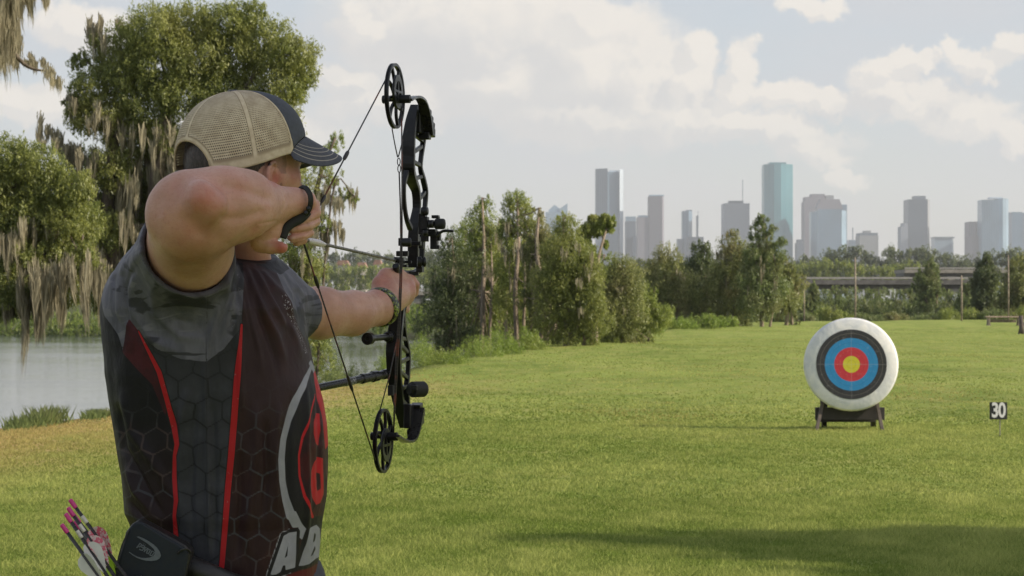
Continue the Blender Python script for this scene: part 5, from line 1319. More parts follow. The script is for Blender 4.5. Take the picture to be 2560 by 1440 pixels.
def mat_shirt():
    m_, b, p = new_mat('printed_jersey')
    o = b.obj()
    def inside(name, edge=0.0, soft=1.0): return b.ss(b.m('SUBTRACT', b.attr(name), edge), -soft, soft, 1.0, 0.0)
    n1 = b.noise(o, 22, 4, .6); n2 = b.noise(o, 7, 4, .6, .8); n3 = b.noise(b.mapv(o, (1, 1, .4)), 40, 4, .6)
    row = b.attr('row')
    back = b.mix(b.ss(row, 1000, 1300), (.007, .0065, .0095), (.016, .0065, .0075))
    front = b.mix(b.ss(row, 900, 1200), (.028, .0135, .016), (.020, .007, .0075))
    front = b.mix(b.ss(n2, .5, .75, 0, .5), front, (.055, .014, .013))
    c = b.mix(inside('front'), back, front)
    hexl = b.m('MULTIPLY', inside('hexa', 2.3, .9), b.m('MULTIPLY', b.ss(row, 930, 1130), b.ss(n1, .34, .52, .35, 1)))
    c = b.mix(b.m('MULTIPLY', hexl, .7), c, b.mix(b.ss(n2, .45, .6), (.050, .052, .060), (.060, .040, .038)))
    pan = b.mix(b.ss(n1, .3, .7), (.026, .027, .034), (.042, .043, .053))
    pan = b.mix(b.ss(b.attr('hexb'), 0, 20, .55, 0), pan, (.024, .025, .031))
    pan = b.mix(b.m('MULTIPLY', inside('hexb', 2.2, 1.0), .85), pan, (.010, .0105, .013))
    pan = b.mix(b.m('MULTIPLY', b.ss(row, 870, 1000, .55, 0), 1.0), pan, (.016, .016, .018))
    c = b.mix(inside('panel'), c, pan)
    cam_ = b.noise(b.mapv(o, (1, 1, 3.2), rot=(0, R(12), 0)), 6.5, 3, .5, 1.2)
    slv = b.mix(b.ss(n3, .3, .7), (.074, .074, .094), (.120, .117, .145))
    slv = b.mix(b.ss(cam_, .55, .60, 0, .85), slv, (.026, .026, .031)); slv = b.mix(b.ss(cam_, .32, .37, .8, 0), slv, (.15, .147, .17))
    slv = b.mix(b.m('MULTIPLY', b.ss(b.noise(o, 55, 5, .75), .60, .68), b.ss(b.noise(o, 9, 2), .45, .6)), slv, (.15, .145, .17))
    c = b.mix(inside('sleeve'), c, slv)
    pt = b.mix(b.ss(n1, .35, .65), (.060, .008, .013), (.032, .008, .011)); c = b.mix(inside('patch'), c, pt)
    c = b.mix(inside('seam', .9, .8), c, (.018, .018, .022))
    c = b.mix(inside('stripe', 2.4, .8), c, (.012, .010, .012))
    st = b.mix(b.ss(b.noise(o, 90, 4, .7), .62, .70, 0, .5), (.34, .010, .014), (.22, .14, .14))
    c = b.mix(inside('stripe', 0, .8), c, st)
    c = b.mix(inside('black'), c, (.010, .009, .011)); c = b.mix(inside('field'), c, b.mix(b.ss(n1, .4, .6), (.045, .006, .009), (.022, .007, .009)))
    c = b.mix(inside('low'), c, (.09, .007, .010))
    c = b.mix(inside('redp'), c, (.40, .010, .015)); c = b.mix(inside('silver'), c, b.mix(b.ss(n1, .3, .7), (.23, .23, .26), (.30, .30, .33)))
    tx = b.m('MULTIPLY', inside('text'), b.ss(b.noise(o, 230, 3, .8), .56, .62)); c = b.mix(tx, c, (.42, .40, .44))
    c = b.mix(b.m('MULTIPLY', b.m('MAXIMUM', b.ss(b.attr('hem'), .5, 1.4, 1, 0), 0.0), .7), c, (.05, .045, .055))
    hm = b.m('MULTIPLY', b.m('GREATER_THAN', b.attr('hem'), 7.0), b.m('LESS_THAN', b.attr('hem'), 8.6)); c = b.mix(b.m('MULTIPLY', hm, .6), c, (.04, .038, .045))
    c = b.mix(b.ss(b.attr('collar'), 17, 18.5, 1, 0), c, (.009, .007, .009))
    b.put(p.inputs['Base Color'], c)
    b.put(p.inputs['Roughness'], b.ss(n1, .3, .7, .5, .62)); p.inputs['Specular IOR Level'].default_value = .22
    kn = b.n('ShaderNodeTexWave'); b.put(kn.inputs[0], o); kn.inputs['Scale'].default_value = 260
    fine = b.noise(b.mapv(o, (1, 1, .55), rot=(0, R(14), 0)), 34, 4, .55, .4)
    h = b.m('ADD', b.m('MULTIPLY', fine, 1.0), b.m('MULTIPLY', kn.outputs[1], .03))
    hx = b.m('MULTIPLY', inside('seam', 1.2, 1.2), -.25); h = b.m('ADD', h, hx)
    b.put(p.inputs['Normal'], b.bump(h, .42, .006))
    return m_
build_shirt()

# ---- trousers and shoes (below the frame)
def legs():
    v = Vox((-.86, 3.5, .02), (-.22, 4.4, 1.02), .009)
    v.ell((-.53, 3.92, .93), ((1, 0, 0), (0, 1, 0), (0, 0, 1)), (.165, .18, .12), .03)
    v.cone((-.55, 3.80, .88), (-.58, 3.72, .48), .105, .075, .04); v.cone((-.58, 3.72, .48), (-.60, 3.70, .10), .072, .058, .02)
    v.cone((-.50, 4.04, .88), (-.48, 4.14, .48), .105, .075, .04); v.cone((-.48, 4.14, .48), (-.47, 4.17, .10), .072, .058, .02)
    V, Q = v.mesh(); N = v.grad(V); V = V + N * (vnoise(V, .06, 5) * .004)[:, None]
    npmesh('trousers', V, Q, simple('dark_twill', (.05, .05, .06), .85, var=.2, scale=60), person, True)
    for (x, y) in ((-.60, 3.70), (-.47, 4.17)):
        v = Vox((x - .12, y - .12, -.005), (x + .26, y + .12, .16), .006)
        v.cone((x - .02, y, .05), (x + .14, y - .02, .04), .05, .045, .02); v.cone((x, y, .06), (x, y, .13), .05, .05, .02)
        v.plane_cut((x, y, .004), (0, 0, -1), (x - .12, y - .12, -.01), (x + .26, y + .12, .16))
        V, Q = v.mesh(); npmesh('shoe', V, Q, simple('brown_leather', (.09, .055, .035), .6), person, True)
legs()

# ------------------------------------------------------------------ cap
CT = R(8.5)
CF = np.array([math.cos(R(33)), math.sin(R(33)), 0]); CR = np.array([math.sin(R(33)), -math.cos(R(33)), 0])
cF = CF * math.cos(CT) + U3 * math.sin(CT); cU = -CF * math.sin(CT) + U3 * math.cos(CT); cR = CR
CC = np.array(P(605, 408, 3.82))
CA, CB, CUH = .134, .108, .137
def dome(az, t, push=0.0):
    """az azimuth from the front towards his right, t 0 at the hem .. 1 at the button"""
    th = t * math.pi / 2
    r = math.cos(th) ** .86; h = math.sin(th) ** .95
    az_ = (az + math.pi) % (2 * math.pi) - math.pi
    hem = -.012 + .050 * max(0, 1 - (az_ / R(64)) ** 2) ** .8 + .018 * math.exp(-((abs(az_) - R(62)) / R(34)) ** 2)
    low = (1 - t) ** 2
    return CC + (cF * math.cos(az) * CA + cR * math.sin(az) * CB) * (r * (1 + push)) * (1 - .03 * low) + cU * (h * CUH * (1 + push) + hem * low)
def build_cap():
    nA, nT = 240, 70
    V = []; attr = {'seam': [], 'az': [], 'tt': []}; seams = [math.radians(a) for a in (0, 60, 99, 166, 240, 300)]
    idx = {}
    for j in range(nT + 1):
        t = j / nT * .985
        for i in range(nA):
            az = 2 * math.pi * i / nA
            sd = min(abs((az - s + math.pi) % (2 * math.pi) - math.pi) for s in seams) * CA * math.cos(t * math.pi / 2)
            hem = t * math.pi / 2 * CUH
            az180 = abs(az - R(170))
            arch = math.sqrt((az180 * CB / .060) ** 2 + (t * math.pi / 2 * CUH / .060) ** 2)     # 1 on the opening's edge
            ridge = .0010 * math.exp(-(sd / .0035) ** 2) - .0006 * math.exp(-(sd / .0009) ** 2) + (.0010 if hem < .020 else 0) + (.001 if 1.0 < arch < 1.18 else 0)
            p = dome(az, t, ridge / .13)
            V.append(p); idx[(i, j)] = len(V) - 1
            band = min(sd * 1000 / 5.0, hem * 1000 / 19.0, max(0, (arch - 1)) * 60 / 9.0)
            attr['seam'].append(band); attr['az'].append(az * CA * 1000); attr['tt'].append(t * math.pi / 2 * CUH * 1000)
    top = len(V); V.append(dome(0, 1.0)); attr['seam'].append(0); attr['az'].append(0); attr['tt'].append(200)
    fm = []; ff = []
    for j in range(nT):
        for i in range(nA):
            az = 2 * math.pi * (i + .5) / nA; t = (j + .5) / nT * .985
            arch = math.hypot(abs(az - R(170)) * CB / .060, t * math.pi / 2 * CUH / .060)
            if arch < 1: continue
            q = [idx[(i, j)], idx[((i + 1) % nA, j)], idx[((i + 1) % nA, j + 1)], idx[(i, j + 1)]]
            (ff if (az < R(60) or az > R(300)) else fm).append(q)
    tri = lambda F_: np.array(F_)
    V = np.array(V)
    cp = npmesh('cap', V, tri(fm), mat_mesh(), person, True, {k: np.array(x) for k, x in attr.items()})
    fr = npmesh('front_panel', V, tri(ff), NAVY, cp, True); fr.matrix_parent_inverse = Matrix()
    for o in (cp, fr):
        md = o.modifiers.new('thick', 'SOLIDIFY'); md.thickness = .0012; md.offset = -1
    def child(nm, bm, mat, **kw):
        o = bmobj(nm, bm, mat, cp, **kw); return o
    bm = bmesh.new(); add_lathe(bm, dome(0, 1.0) - cU * .002, cU, [(0, .0105), (.003, .0105), (.0055, .008), (.0065, 0)], 20); child('button', bm, NAVY, smooth=True)
    # hem and arch binding
    bm = bmesh.new(); pts = [dome(R(170) + a, max(0, (.0605 / CUH / (math.pi / 2)) * math.sqrt(max(0, 1 - (a * CB / .0605) ** 2))), .004) for a in np.linspace(-.0605 / CB, .0605 / CB, 40)]
    add_tube(bm, pts, (.0022), 8); child('binding', bm, TANB, smooth=True)
    # closing strap with its lettering
    bm = bmesh.new(); sp = [dome(R(170) + a, .0, .0) for a in np.linspace(-.5, .5, 16)]
    for p0, p1 in zip(sp, sp[1:]):
        q = [bm.verts.new(v_) for v_ in (p0 - cU * .004, p1 - cU * .004, p1 + cU * .013, p0 + cU * .013)]; bm.faces.new(q)
    bmesh.ops.remove_doubles(bm, verts=bm.verts, dist=1e-5)
    st = child('strap', bm, simple('teal_strap', (.10, .15, .15), .6, var=.25, scale=300)); md = st.modifiers.new('t', 'SOLIDIFY'); md.thickness = .0015
    # brim
    nU, nV = 60, 24; W = .075; BV = []; seamv = []
    for j in range(nV + 1):
        f = j / nV
        for i in range(nU + 1):
            a = R(-64) + R(128) * i / nU; s_ = a / R(64)
            p0 = dome(a % (2 * math.pi), .0, .004)
            out = (1 - abs(s_) ** 3.2) * W
            lat = math.sin(a) * CB
            p = p0 + cF * (out * f) + cR * (f * .012 * s_) - cU * ((lat / .1) ** 2 * .010 * f + .60 * out * f + .036 * f * abs(s_) ** 1.5 * (1 - abs(s_) ** 6) + .002)
            BV.append(p); seamv.append(f * (1 - abs(s_) ** 4))
    BF = []
    for j in range(nV):
        for i in range(nU): a0 = j * (nU + 1) + i; BF.append((a0, a0 + 1, a0 + nU + 2, a0 + nU + 1))
    sv = []
    for j in range(nV + 1):
        f = j / nV
        for i in range(nU + 1):
            s_ = (i / nU * 2 - 1); ed = (1 - f) * (1 - abs(s_) ** 3.2)
            sv.append(ed)
    br = npmesh('brim', np.array(BV), np.array(BF), mat_brim(), cp, True, {'edge': np.array(sv)}); br.matrix_parent_inverse = Matrix()
    md = br.modifiers.new('thick', 'SOLIDIFY'); md.thickness = .0032; md.offset = 0
    md = br.modifiers.new('sub', 'SUBSURF'); md.levels = 1; md.render_levels = 1
    return cp
def mat_mesh():
    m_, b, p = new_mat('tan_cap_mesh')
    az = b.attr('az'); tt = b.attr('tt'); band = b.attr('seam')
    jit = b.m('MULTIPLY', b.m('SUBTRACT', b.noise(b.obj(), 30, 2), .5), 2.2)
    w1 = b.m('SINE', b.m('ADD', b.m('MULTIPLY', tt, 2 * math.pi / 4.6), jit)); w2 = b.m('SINE', b.m('ADD', b.m('MULTIPLY', az, 2 * math.pi / 4.2), b.m('MULTIPLY', b.m('FLOOR', b.m('DIVIDE', tt, 4.6)), math.pi)))
    hole = b.m('MULTIPLY', b.ss(w1, -.25, .35), b.ss(w2, -.5, .1))
    mesh = b.ss(band, .9, 1.05)
    hole = b.m('MULTIPLY', hole, mesh)
    n = b.noise(b.obj(), 60, 4, .6)
    c = b.mix(b.ss(n, .3, .7), (.48, .39, .27), (.62, .53, .38))
    c = b.mix(b.m('MULTIPLY', b.ss(band, .55, .9, 0, 1), b.ss(band, .9, 1.1, 1, 0)), c, (.30, .235, .155))
    b.put(p.inputs['Base Color'], c); p.inputs['Roughness'].default_value = .8; p.inputs['Specular IOR Level'].default_value = .25
    b.put(p.inputs['Normal'], b.bump(b.m('SUBTRACT', n, b.m('MULTIPLY', hole, 2.0)), .4, .001))
    tr = b.n('ShaderNodeBsdfTransparent'); mx = b.n('ShaderNodeMixShader'); b.put(mx.inputs[0], b.m('MULTIPLY', hole, .95))
    L = m_.node_tree.links; L.new(p.outputs[0], mx.inputs[1]); L.new(tr.outputs[0], mx.inputs[2]); L.new(mx.outputs[0], m_.node_tree.nodes['Material Output'].inputs[0])
    return m_
def mat_brim():
    m_, b, p = new_mat('navy_brim')
    e = b.attr('edge'); c = (.050, .053, .066)
    n = b.noise(b.obj(), 120, 4, .6); c = b.mix(b.ss(n, .3, .7), c, (.072, .075, .090))
    for k in (.13, .25, .37, .49):
        ln = b.m('LESS_THAN', b.m('ABSOLUTE', b.m('SUBTRACT', e, k)), .011)
        c = b.mix(b.m('MULTIPLY', ln, .75), c, (.38, .34, .29))
    b.put(p.inputs['Base Color'], c); p.inputs['Roughness'].default_value = .85; b.put(p.inputs['Normal'], b.bump(n, .3, .001))
    return m_
NAVY = simple('navy_cotton', (.058, .064, .080), .85, var=.2, scale=120, bump=.3, bdist=.001)
TANB = simple('tan_binding', (.46, .36, .235), .8, var=.15, scale=200)
build_cap()

# wristband on the bow arm
def wristband():
    c0 = np.array(P(950, 768, 4.265)); ax = np.array(P(975, 745, 4.315) - P(905, 779, 4.20)); ax /= np.linalg.norm(ax)
    t, a, b_ = frame(Vector(ax)); bm = bmesh.new(); seg = 64; r = rp(47, 4.27); W = .0105; rows = []
    for (h, rr) in ((-W, r - .002), (-W, r + .0012), (-W * .6, r + .0025), (W * .6, r + .0025), (W, r + .0012), (W, r - .002)):
        rows.append([bm.verts.new(Vector(c0) + t * h + (a * math.cos(2 * math.pi * k / seg) + b_ * math.sin(2 * math.pi * k / seg)) * rr) for k in range(seg)])
    for i in range(len(rows)):
        r0, r1 = rows[i], rows[(i + 1) % len(rows)]
        for k in range(seg): bm.faces.new((r0[k], r0[(k + 1) % seg], r1[(k + 1) % seg], r1[k]))
    m_, b, p = new_mat('printed_silicone')
    n = b.noise(b.obj(), 160, 2, .5); n2 = b.noise(b.obj(), 90, 3, .6)
    c = b.mix(b.ss(n, .53, .56), (.014, .016, .012), (.20, .25, .04)); c = b.mix(b.ss(n2, .62, .65), c, (.30, .30, .30))
    b.put(p.inputs['Base Color'], c); p.inputs['Roughness'].default_value = .4
    bmobj('wristband', bm, m_, person, smooth=True)
wristband()
# ------------------------------------------------------------------ compound bow
ES = Vector((.979, -.206, 0)); EF = Vector((.206, .979, 0)); EU = Vector((0, 0, 1))
def bd(px, py): return 4.33 + (px - 1003 + (py - 300) * .033) * .0034
def BP(px, py, d=None): return P(px, py, bd(px, py) if d is None else d)
def mat_anodised(name='black_anodised', col=(.007, .007, .008), rough=.36, metal=.0):
    m_, b, p = new_mat(name); o = b.obj()
    n = b.noise(o, 45, 4, .6)
    g = b.n('ShaderNodeNewGeometry').outputs['Pointiness']
    c = b.mix(b.ss(n, .3, .7), tuple(c * .8 for c in col), tuple(c * 1.35 for c in col))
    c = b.mix(b.m('MULTIPLY', b.ss(b.noise(o, 130, 3, .7), .66, .74), .5), c, (.16, .12, .09))      # rubbed spots
    b.put(p.inputs['Base Color'], c); b.put(p.inputs['Roughness'], b.ss(n, .3, .7, rough - .06, rough + .1))
    p.inputs['Metallic'].default_value = metal; p.inputs['Specular IOR Level'].default_value = .38
    p.inputs['Coat Weight'].default_value = .04; p.inputs['Coat Roughness'].default_value = .3
    b.put(p.inputs['Normal'], b.bump(b.noise(o, 300, 2), .12, .0006))
    return m_
BLK = mat_anodised(); RUB = simple('black_rubber', (.012, .012, .012), .7, var=.25, scale=90, bump=.3, bdist=.001)
LIMB = mat_anodised('limb_lacquer', (.016, .015, .014), .28)
def mat_string():
    m_, b, p = new_mat('bow_string_fibre'); o = b.obj(); z = b.xyz(o)[2]
    wv = b.m('SINE', b.m('MULTIPLY', z, 900)); n = b.noise(o, 20, 2)
    c = b.mix(b.ss(n, .52, .6), (.020, .017, .017), (.13, .030, .016))
    c = b.mix(b.ss(wv, .2, .9, 0, .3), c, (.09, .07, .06))
    b.put(p.inputs['Base Color'], c); p.inputs['Roughness'].default_value = .5
    return m_
STR = mat_string(); SERV = simple('string_serving', (.022, .018, .018), .55, var=.3, scale=200, bump=.4, bdist=.0006)
STEEL = simple('dull_steel', (.25, .25, .26), .3, .9, scale=60)
bow = empty('compound_bow', tuple(BP(1020, 690)), 'black compound bow at full draw in the outstretched hand, with cams, sight and stabiliser', 'bow')
def bar(bm, pts, lat, th):
    """rectangular bar along photo points in the bow's plane; lat, th half sizes in px"""
    n = len(pts); q = catmull([tuple(BP(*p)) for p in pts], 4)
    ip = lambda v: [np.interp(i, np.linspace(0, len(q) - 1, n), v) for i in range(len(q))]
    la = ip(lat if isinstance(lat, (list, tuple)) else [lat] * n); t = ip(th if isinstance(th, (list, tuple)) else [th] * n)
    return add_tube(bm, q, [(b_ * 4.4 / FPX * 1.1, a_ * 4.4 / FPX * 1.12) for a_, b_ in zip(la, t)], ref=ES, square=True)
def rbox(bm, px, py, lat, fw, up, d=None, tilt=0.0):
    """box in bow axes; half sizes in px (forward size as real length in px)"""
    c = BP(px, py, d); M = Matrix((ES, EF, EU)).transposed() @ Matrix.Rotation(tilt, 3, 'X')
    k = 4.4 / FPX * 2
    add_box(bm, c, (lat * k, fw * k, up * k), M)
# riser
bm = bmesh.new()
bar(bm, [(1037, 266), (1029, 300), (1023, 340), (1021, 390), (1021, 425), (1030, 452), (1040, 478), (1042, 520), (1036, 560), (1034, 600), (1034, 640), (1034, 668)], [9, 12, 14, 15, 15, 12, 9.5, 9, 11, 12, 12, 12], [7, 7, 6, 6, 7, 7, 6, 6, 7, 8, 8, 8])
bar(bm, [(1017, 428), (1010, 462), (1011, 505), (1016, 545), (1026, 572)], [6, 4.5, 4, 4.5, 6], 5)
bar(bm, [(1064, 300), (1059, 345), (1053, 390), (1051, 420), (1058, 448), (1064, 480), (1062, 520), (1057, 560), (1056, 610), (1054, 650)], [7, 6, 5, 5, 6, 6, 5, 6, 6, 6], [7, 5, 5, 5, 5, 5, 5, 6, 6, 6])
for a_, b_ in (((1030, 330), (1056, 352)), ((1028, 384), (1054, 366)), ((1026, 400), (1052, 415)), ((1034, 448), (1056, 440)), ((1046, 500), (1062, 480)), ((1042, 560), (1058, 548)), ((1040, 600), (1056, 596)), ((1040, 655), (1054, 650))):
    bar(bm, [a_, b_], 4, 4.5)
# shelf with its hooked end
q = catmull([tuple(BP(989, 664)), tuple(BP(993, 676)), tuple(BP(1010, 684)), tuple(BP(1032, 683)), tuple(BP(1050, 672)), tuple(BP(1055, 650))], 6)
add_tube(bm, q, [(rp(8.5, 4.4), rp(9, 4.4))] * len(q), 12)
add_box(bm, BP(1020, 684), (rp(54, 4.4), rp(40, 4.4), rp(10, 4.4)))
bmobj('riser', bm, BLK, bow, bevel=.0012)
bm = bmesh.new()                                             # lower riser
bar(bm, [(1008, 700), (1003, 745), (997, 785), (989, 825), (985, 870), (985, 910), (988, 950), (994, 990), (1002, 1030), (1010, 1066)], [9, 10, 12, 16, 17, 16, 15, 13, 11, 9], [7, 7, 7, 7, 7, 7, 7, 7, 7, 6])
bar(bm, [(1008, 762), (1009, 812), (1015, 852), (1021, 888), (1020, 930), (1016, 970), (1018, 1010), (1012, 1062)], [5, 5, 5, 5, 5, 6, 6, 6], [5, 5, 5, 5, 5, 6, 6, 6])
for a_, b_ in (((1000, 800), (1009, 816)), ((1000, 845), (1014, 848)), ((1000, 862), (1018, 880)), ((1000, 905), (1020, 896)), ((1000, 930), (1018, 945)), ((1002, 972), (1016, 965)), ((1004, 1000), (1018, 1016)), ((1006, 1046), (1016, 1036))):
    bar(bm, [a_, b_], 4, 4.5)
bmobj('lower_riser', bm, BLK, bow, bevel=.0012)
bm = bmesh.new(); q = catmull([tuple(BP(1022, 682)), tuple(BP(1018, 715)), tuple(BP(1010, 750)), tuple(BP(1004, 775))], 6)
add_tube(bm, q, [(rp(11, 4.4), rp(13, 4.4))] * len(q), 14); bmobj('grip', bm, RUB, bow, smooth=True)

# cams
def cam_wheel(px, py, rr, lean=0.0, flip=1):
    e = BP(px, py); k = 4.3 / FPX; r = rr * k; W = 5.0 * k
    bm = bmesh.new()
    prof = [(-W, r - 7 * k), (-W, r), (-W * .35, r), (-W * .2, r - 2.5 * k), (W * .2, r - 2.5 * k), (W * .35, r), (W, r), (W, r - 7 * k), (-W, r - 7 * k)]
    add_lathe(bm, e, ES, prof, 80); rim = bmobj('cam_rim', bm, BLK, bow, smooth=False)
    for p_ in rim.data.polygons: p_.use_smooth = True
    rim.modifiers.new('es', 'EDGE_SPLIT').split_angle = R(35)
    # spokes, unevenly set round an off-centre hub
    t, a, b_ = frame(ES); hub = e - EU * r * .06 * flip + EF * r * .10
    bm = bmesh.new(); add_lathe(bm, hub, ES, [(-W * 1.1, 0), (-W * 1.1, 17 * k), (W * 1.1, 17 * k), (W * 1.1, 0)], 24)
    for ang in (8, 55, 92, 140, 200, 236, 275, 318):
        an = R(ang * flip + 20); dr = EU * math.cos(an) + EF * math.sin(an)
        p1 = e + dr * (r - 5 * k); p0 = hub + dr * 12 * k; mid = (p0 + p1) / 2 + (EU * -math.sin(an) + EF * math.cos(an)) * 7 * k
        add_tube(bm, catmull([tuple(p0), tuple(mid), tuple(p1)], 4), (3.4 * k, 3.8 * k), ref=ES, square=True) if False else add_tube(bm, catmull([tuple(p0), tuple(mid), tuple(p1)], 4), 3.7 * k, ref=ES, square=True)
    bmobj('cam_spokes', bm, BLK, bow, bevel=.0006)
    bm = bmesh.new(); ms = ES * (W * 1.9); mr = r * .52                 # module with its groove
    mc = e + ms + EU * r * .12 * flip - EF * r * .1
    add_lathe(bm, mc, ES, [(-W * .6, mr * .62), (-W * .6, mr), (0, mr - 2 * k), (W * .6, mr), (W * .6, mr * .62), (-W * .6, mr * .62)], 40)
    add_tube(bm, [mc - EU * mr * .9, mc + EU * mr * .9], 3.2 * k, square=True, ref=ES); add_tube(bm, [mc - EF * mr * .9, mc + EF * mr * .9], 3.2 * k, square=True, ref=ES)
    bmobj('cam_module', bm, BLK, bow, bevel=.0006)
    return e
cam_wheel(987, 240, 81, flip=1); cam_wheel(958, 1102, 80, flip=-1)
for (x0, x1, y0, nm) in ((955, 1027, 248, 0), (926, 995, 1091, 1)):
    bm = bmesh.new(); c = BP((x0 + x1) / 2, y0, bd(987, 240) if nm == 0 else bd(958, 1100)); h = (x1 - x0) / 2 * 4.28 / FPX
    add_lathe(bm, c - ES * h, ES, [(0, 0), (0, rp(9, 4.3)), (rp(2, 4.3), rp(10.5, 4.3)), (rp(10, 4.3), rp(10.5, 4.3)), (rp(12, 4.3), rp(6, 4.3)), (2 * h - rp(30, 4.3), rp(6, 4.3)), (2 * h - rp(28, 4.3), rp(10.5, 4.3)), (2 * h, rp(10.5, 4.3)), (2 * h + .0005, rp(3.5, 4.3)), (2 * h + .001, 0)], 24)
    bmobj('axle', bm, BLK, bow, bevel=.0005)
# limbs: curved laminated strips from the axle to the pocket
def limb(pts, lat, th, nm='limb'):
    bm = bmesh.new(); n = len(pts); q = catmull([tuple(P(*p)) for p in pts], 6)
    la = [np.interp(i, np.linspace(0, len(q) - 1, n), lat) for i in range(len(q))]
    add_tube(bm, q, [(th * 4.4 / FPX, a_ * 4.4 / FPX) for a_ in la], ref=ES, square=True)
    return bmobj(nm, bm, LIMB, bow, bevel=.0006)
limb([(1026, 250, 4.26), (1034, 244, 4.30), (1044, 243, 4.35), (1054, 252, 4.40), (1061, 272, 4.43), (1066, 300, 4.46), (1070, 335, 4.48)], [5, 7, 10, 12, 13, 14, 14], 3.2)
limb([(994, 1090, 4.23), (1004, 1098, 4.27), (1016, 1104, 4.32), (1028, 1100, 4.36), (1036, 1084, 4.38), (1042, 1055, 4.40), (1048, 1020, 4.42)], [5, 7, 10, 12, 13, 14, 14], 3.2)
# limb pockets with ridged dampers
bm = bmesh.new()
for (px, py, la, up, tl) in ((1063, 284, 12, 14, -.2), (1068, 300, 13, 12, -.25), (1071, 316, 14, 12, -.2), (1073, 331, 13, 11, -.1)):
    rbox(bm, px, py, la, 16, up, 4.50, tl)
rbox(bm, 1062, 340, 14, 12, 9, 4.48); rbox(bm, 1046, 300, 10, 20, 34, 4.46)
for (px, py) in ((1079, 282), (1082, 297), (1084, 312), (1083, 326)):
    add_tube(bm, [BP(px - 6, py, 4.53), BP(px, py, 4.53)], rp(7.5, 4.5), 10)
bmobj('limb_pocket', bm, BLK, bow, bevel=.002)
bm = bmesh.new()
for (px, py, la, up, tl) in ((1041, 1018, 14, 9, .2), (1045, 1033, 15, 11, .25), (1043, 1050, 15, 12, .25), (1037, 1066, 14, 12, .25), (1032, 1080, 12, 9, .3)):
    rbox(bm, px, py, la, 15, up, 4.43, tl)
rbox(bm, 1022, 1040, 9, 18, 30, 4.40)
for (px, py) in ((1057, 1030), (1058, 1044), (1054, 1058), (1048, 1072)):
    add_tube(bm, [BP(px - 8, py, 4.46), BP(px, py, 4.46)], rp(8, 4.5), 10)
bmobj('limb_pocket', bm, BLK, bow, bevel=.002)
bm = bmesh.new(); add_lathe(bm, BP(1022, 974, 4.41), (Vector((1, 0, .0)) * .55 + EF * .5), [(0, 0), (0, rp(13, 4.4)), (rp(8, 4.4), rp(14, 4.4)), (rp(9, 4.4), rp(20, 4.4)), (rp(44, 4.4), rp(20, 4.4)), (rp(50, 4.4), rp(16, 4.4)), (rp(51, 4.4), 0)], 28)
rbox(bm, 1036, 969, 8, 10, 6, 4.40)
bmobj('damper', bm, RUB, bow, bevel=.0015)
bm = bmesh.new(); rbox(bm, 978, 976, 7, 9, 13, 4.33); bmobj('string_stop', bm, RUB, bow, bevel=.0015)
# sight, rest, slide
bm = bmesh.new(); k = 4.45 / FPX
rbox(bm, 1057, 560, 9, 12, 26, 4.43); rbox(bm, 1063, 558, 8, 12, 16, 4.42); rbox(bm, 1078, 582, 14, 14, 9, 4.44); rbox(bm, 1086, 604, 9, 10, 19, 4.44); rbox(bm, 1078, 560, 8, 10, 10, 4.43); rbox(bm, 1062, 592, 8, 10, 12, 4.42)
rbox(bm, 1090, 618, 10, 8, 5, 4.44); rbox(bm, 1098, 590, 4, 8, 12, 4.44)
for (px, py, r_, h) in ((1062, 528, 11, 18), (1078, 560, 10, 12), (1064, 582, 8, 12)):
    add_lathe(bm, BP(px - h / 2, py, 4.40), (1, -.15, 0), [(0, 0), (0, r_ * k * .8), (h * k * .2, r_ * k), (h * k * .8, r_ * k), (h * k, r_ * k * .75), (h * k, 0)], 22)
rbox(bm, 1089, 542, 9, 8, 4, 4.42); rbox(bm, 1095, 545, 4, 8, 3, 4.42)
bmobj('sight', bm, BLK, bow, bevel=.0012)
so = S.objects['sight']
bm = bmesh.new(); add_lathe(bm, BP(1086, 560, 4.41), (1, -.12, 0), [(0, 0), (0, 9 * k), (3 * k, 13 * k), (20 * k, 13.5 * k), (24 * k, 13 * k), (27 * k, 10 * k), (28 * k, 0)], 30)
o = bmobj('sight_knob', bm, RUB, so, bevel=.0008)
bm = bmesh.new(); add_tube(bm, catmull([tuple(BP(1090, 592, 4.42)), tuple(BP(1100, 582, 4.42)), tuple(BP(1112, 577, 4.42)), tuple(BP(1134, 578, 4.42))], 5), [3.5 * k] * 16 if False else 3.6 * k, 8); bmobj('sight_lever', bm, BLK, so, smooth=True)
bm = bmesh.new(); add_lathe(bm, BP(1003, 606, 4.28), (1, .1, 0), [(0, 0), (0, 9 * k), (1 * k, 10.5 * k), (22 * k, 11 * k), (24 * k, 9 * k), (24 * k, 0)], 18)
bmobj('cable_slide', bm, BLK, bow, bevel=.001)
bm = bmesh.new(); rbox(bm, 1003, 605, 5, 10, 9.5, 4.29); bmobj('slide_cap', bm, BLK, bow, bevel=.001)
bm = bmesh.new(); rbox(bm, 1036, 609, 17, 7, 5, 4.33); bmobj('slide_arm', bm, BLK, bow, bevel=.001)
bm = bmesh.new(); rbox(bm, 1054, 613, 6, 8, 8, 4.38); bmobj('slide_clamp', bm, BLK, bow, bevel=.001)
bm = bmesh.new(); rbox(bm, 1006, 634, 15, 6, 6.5, 4.33); bmobj('cable_guard', bm, BLK, bow, bevel=.0015)
bm = bmesh.new()
for i, x in enumerate((984, 989, 994, 999)): add_lathe(bm, BP(x, 648 + i * 1.3, 4.37), (1, .3, -.25), [(0, 0), (0, (7 + i) * k), (3.4 * k, (7 + i) * k), (3.8 * k, 4 * k), (5 * k, 4 * k), (5 * k, 0)], 18)
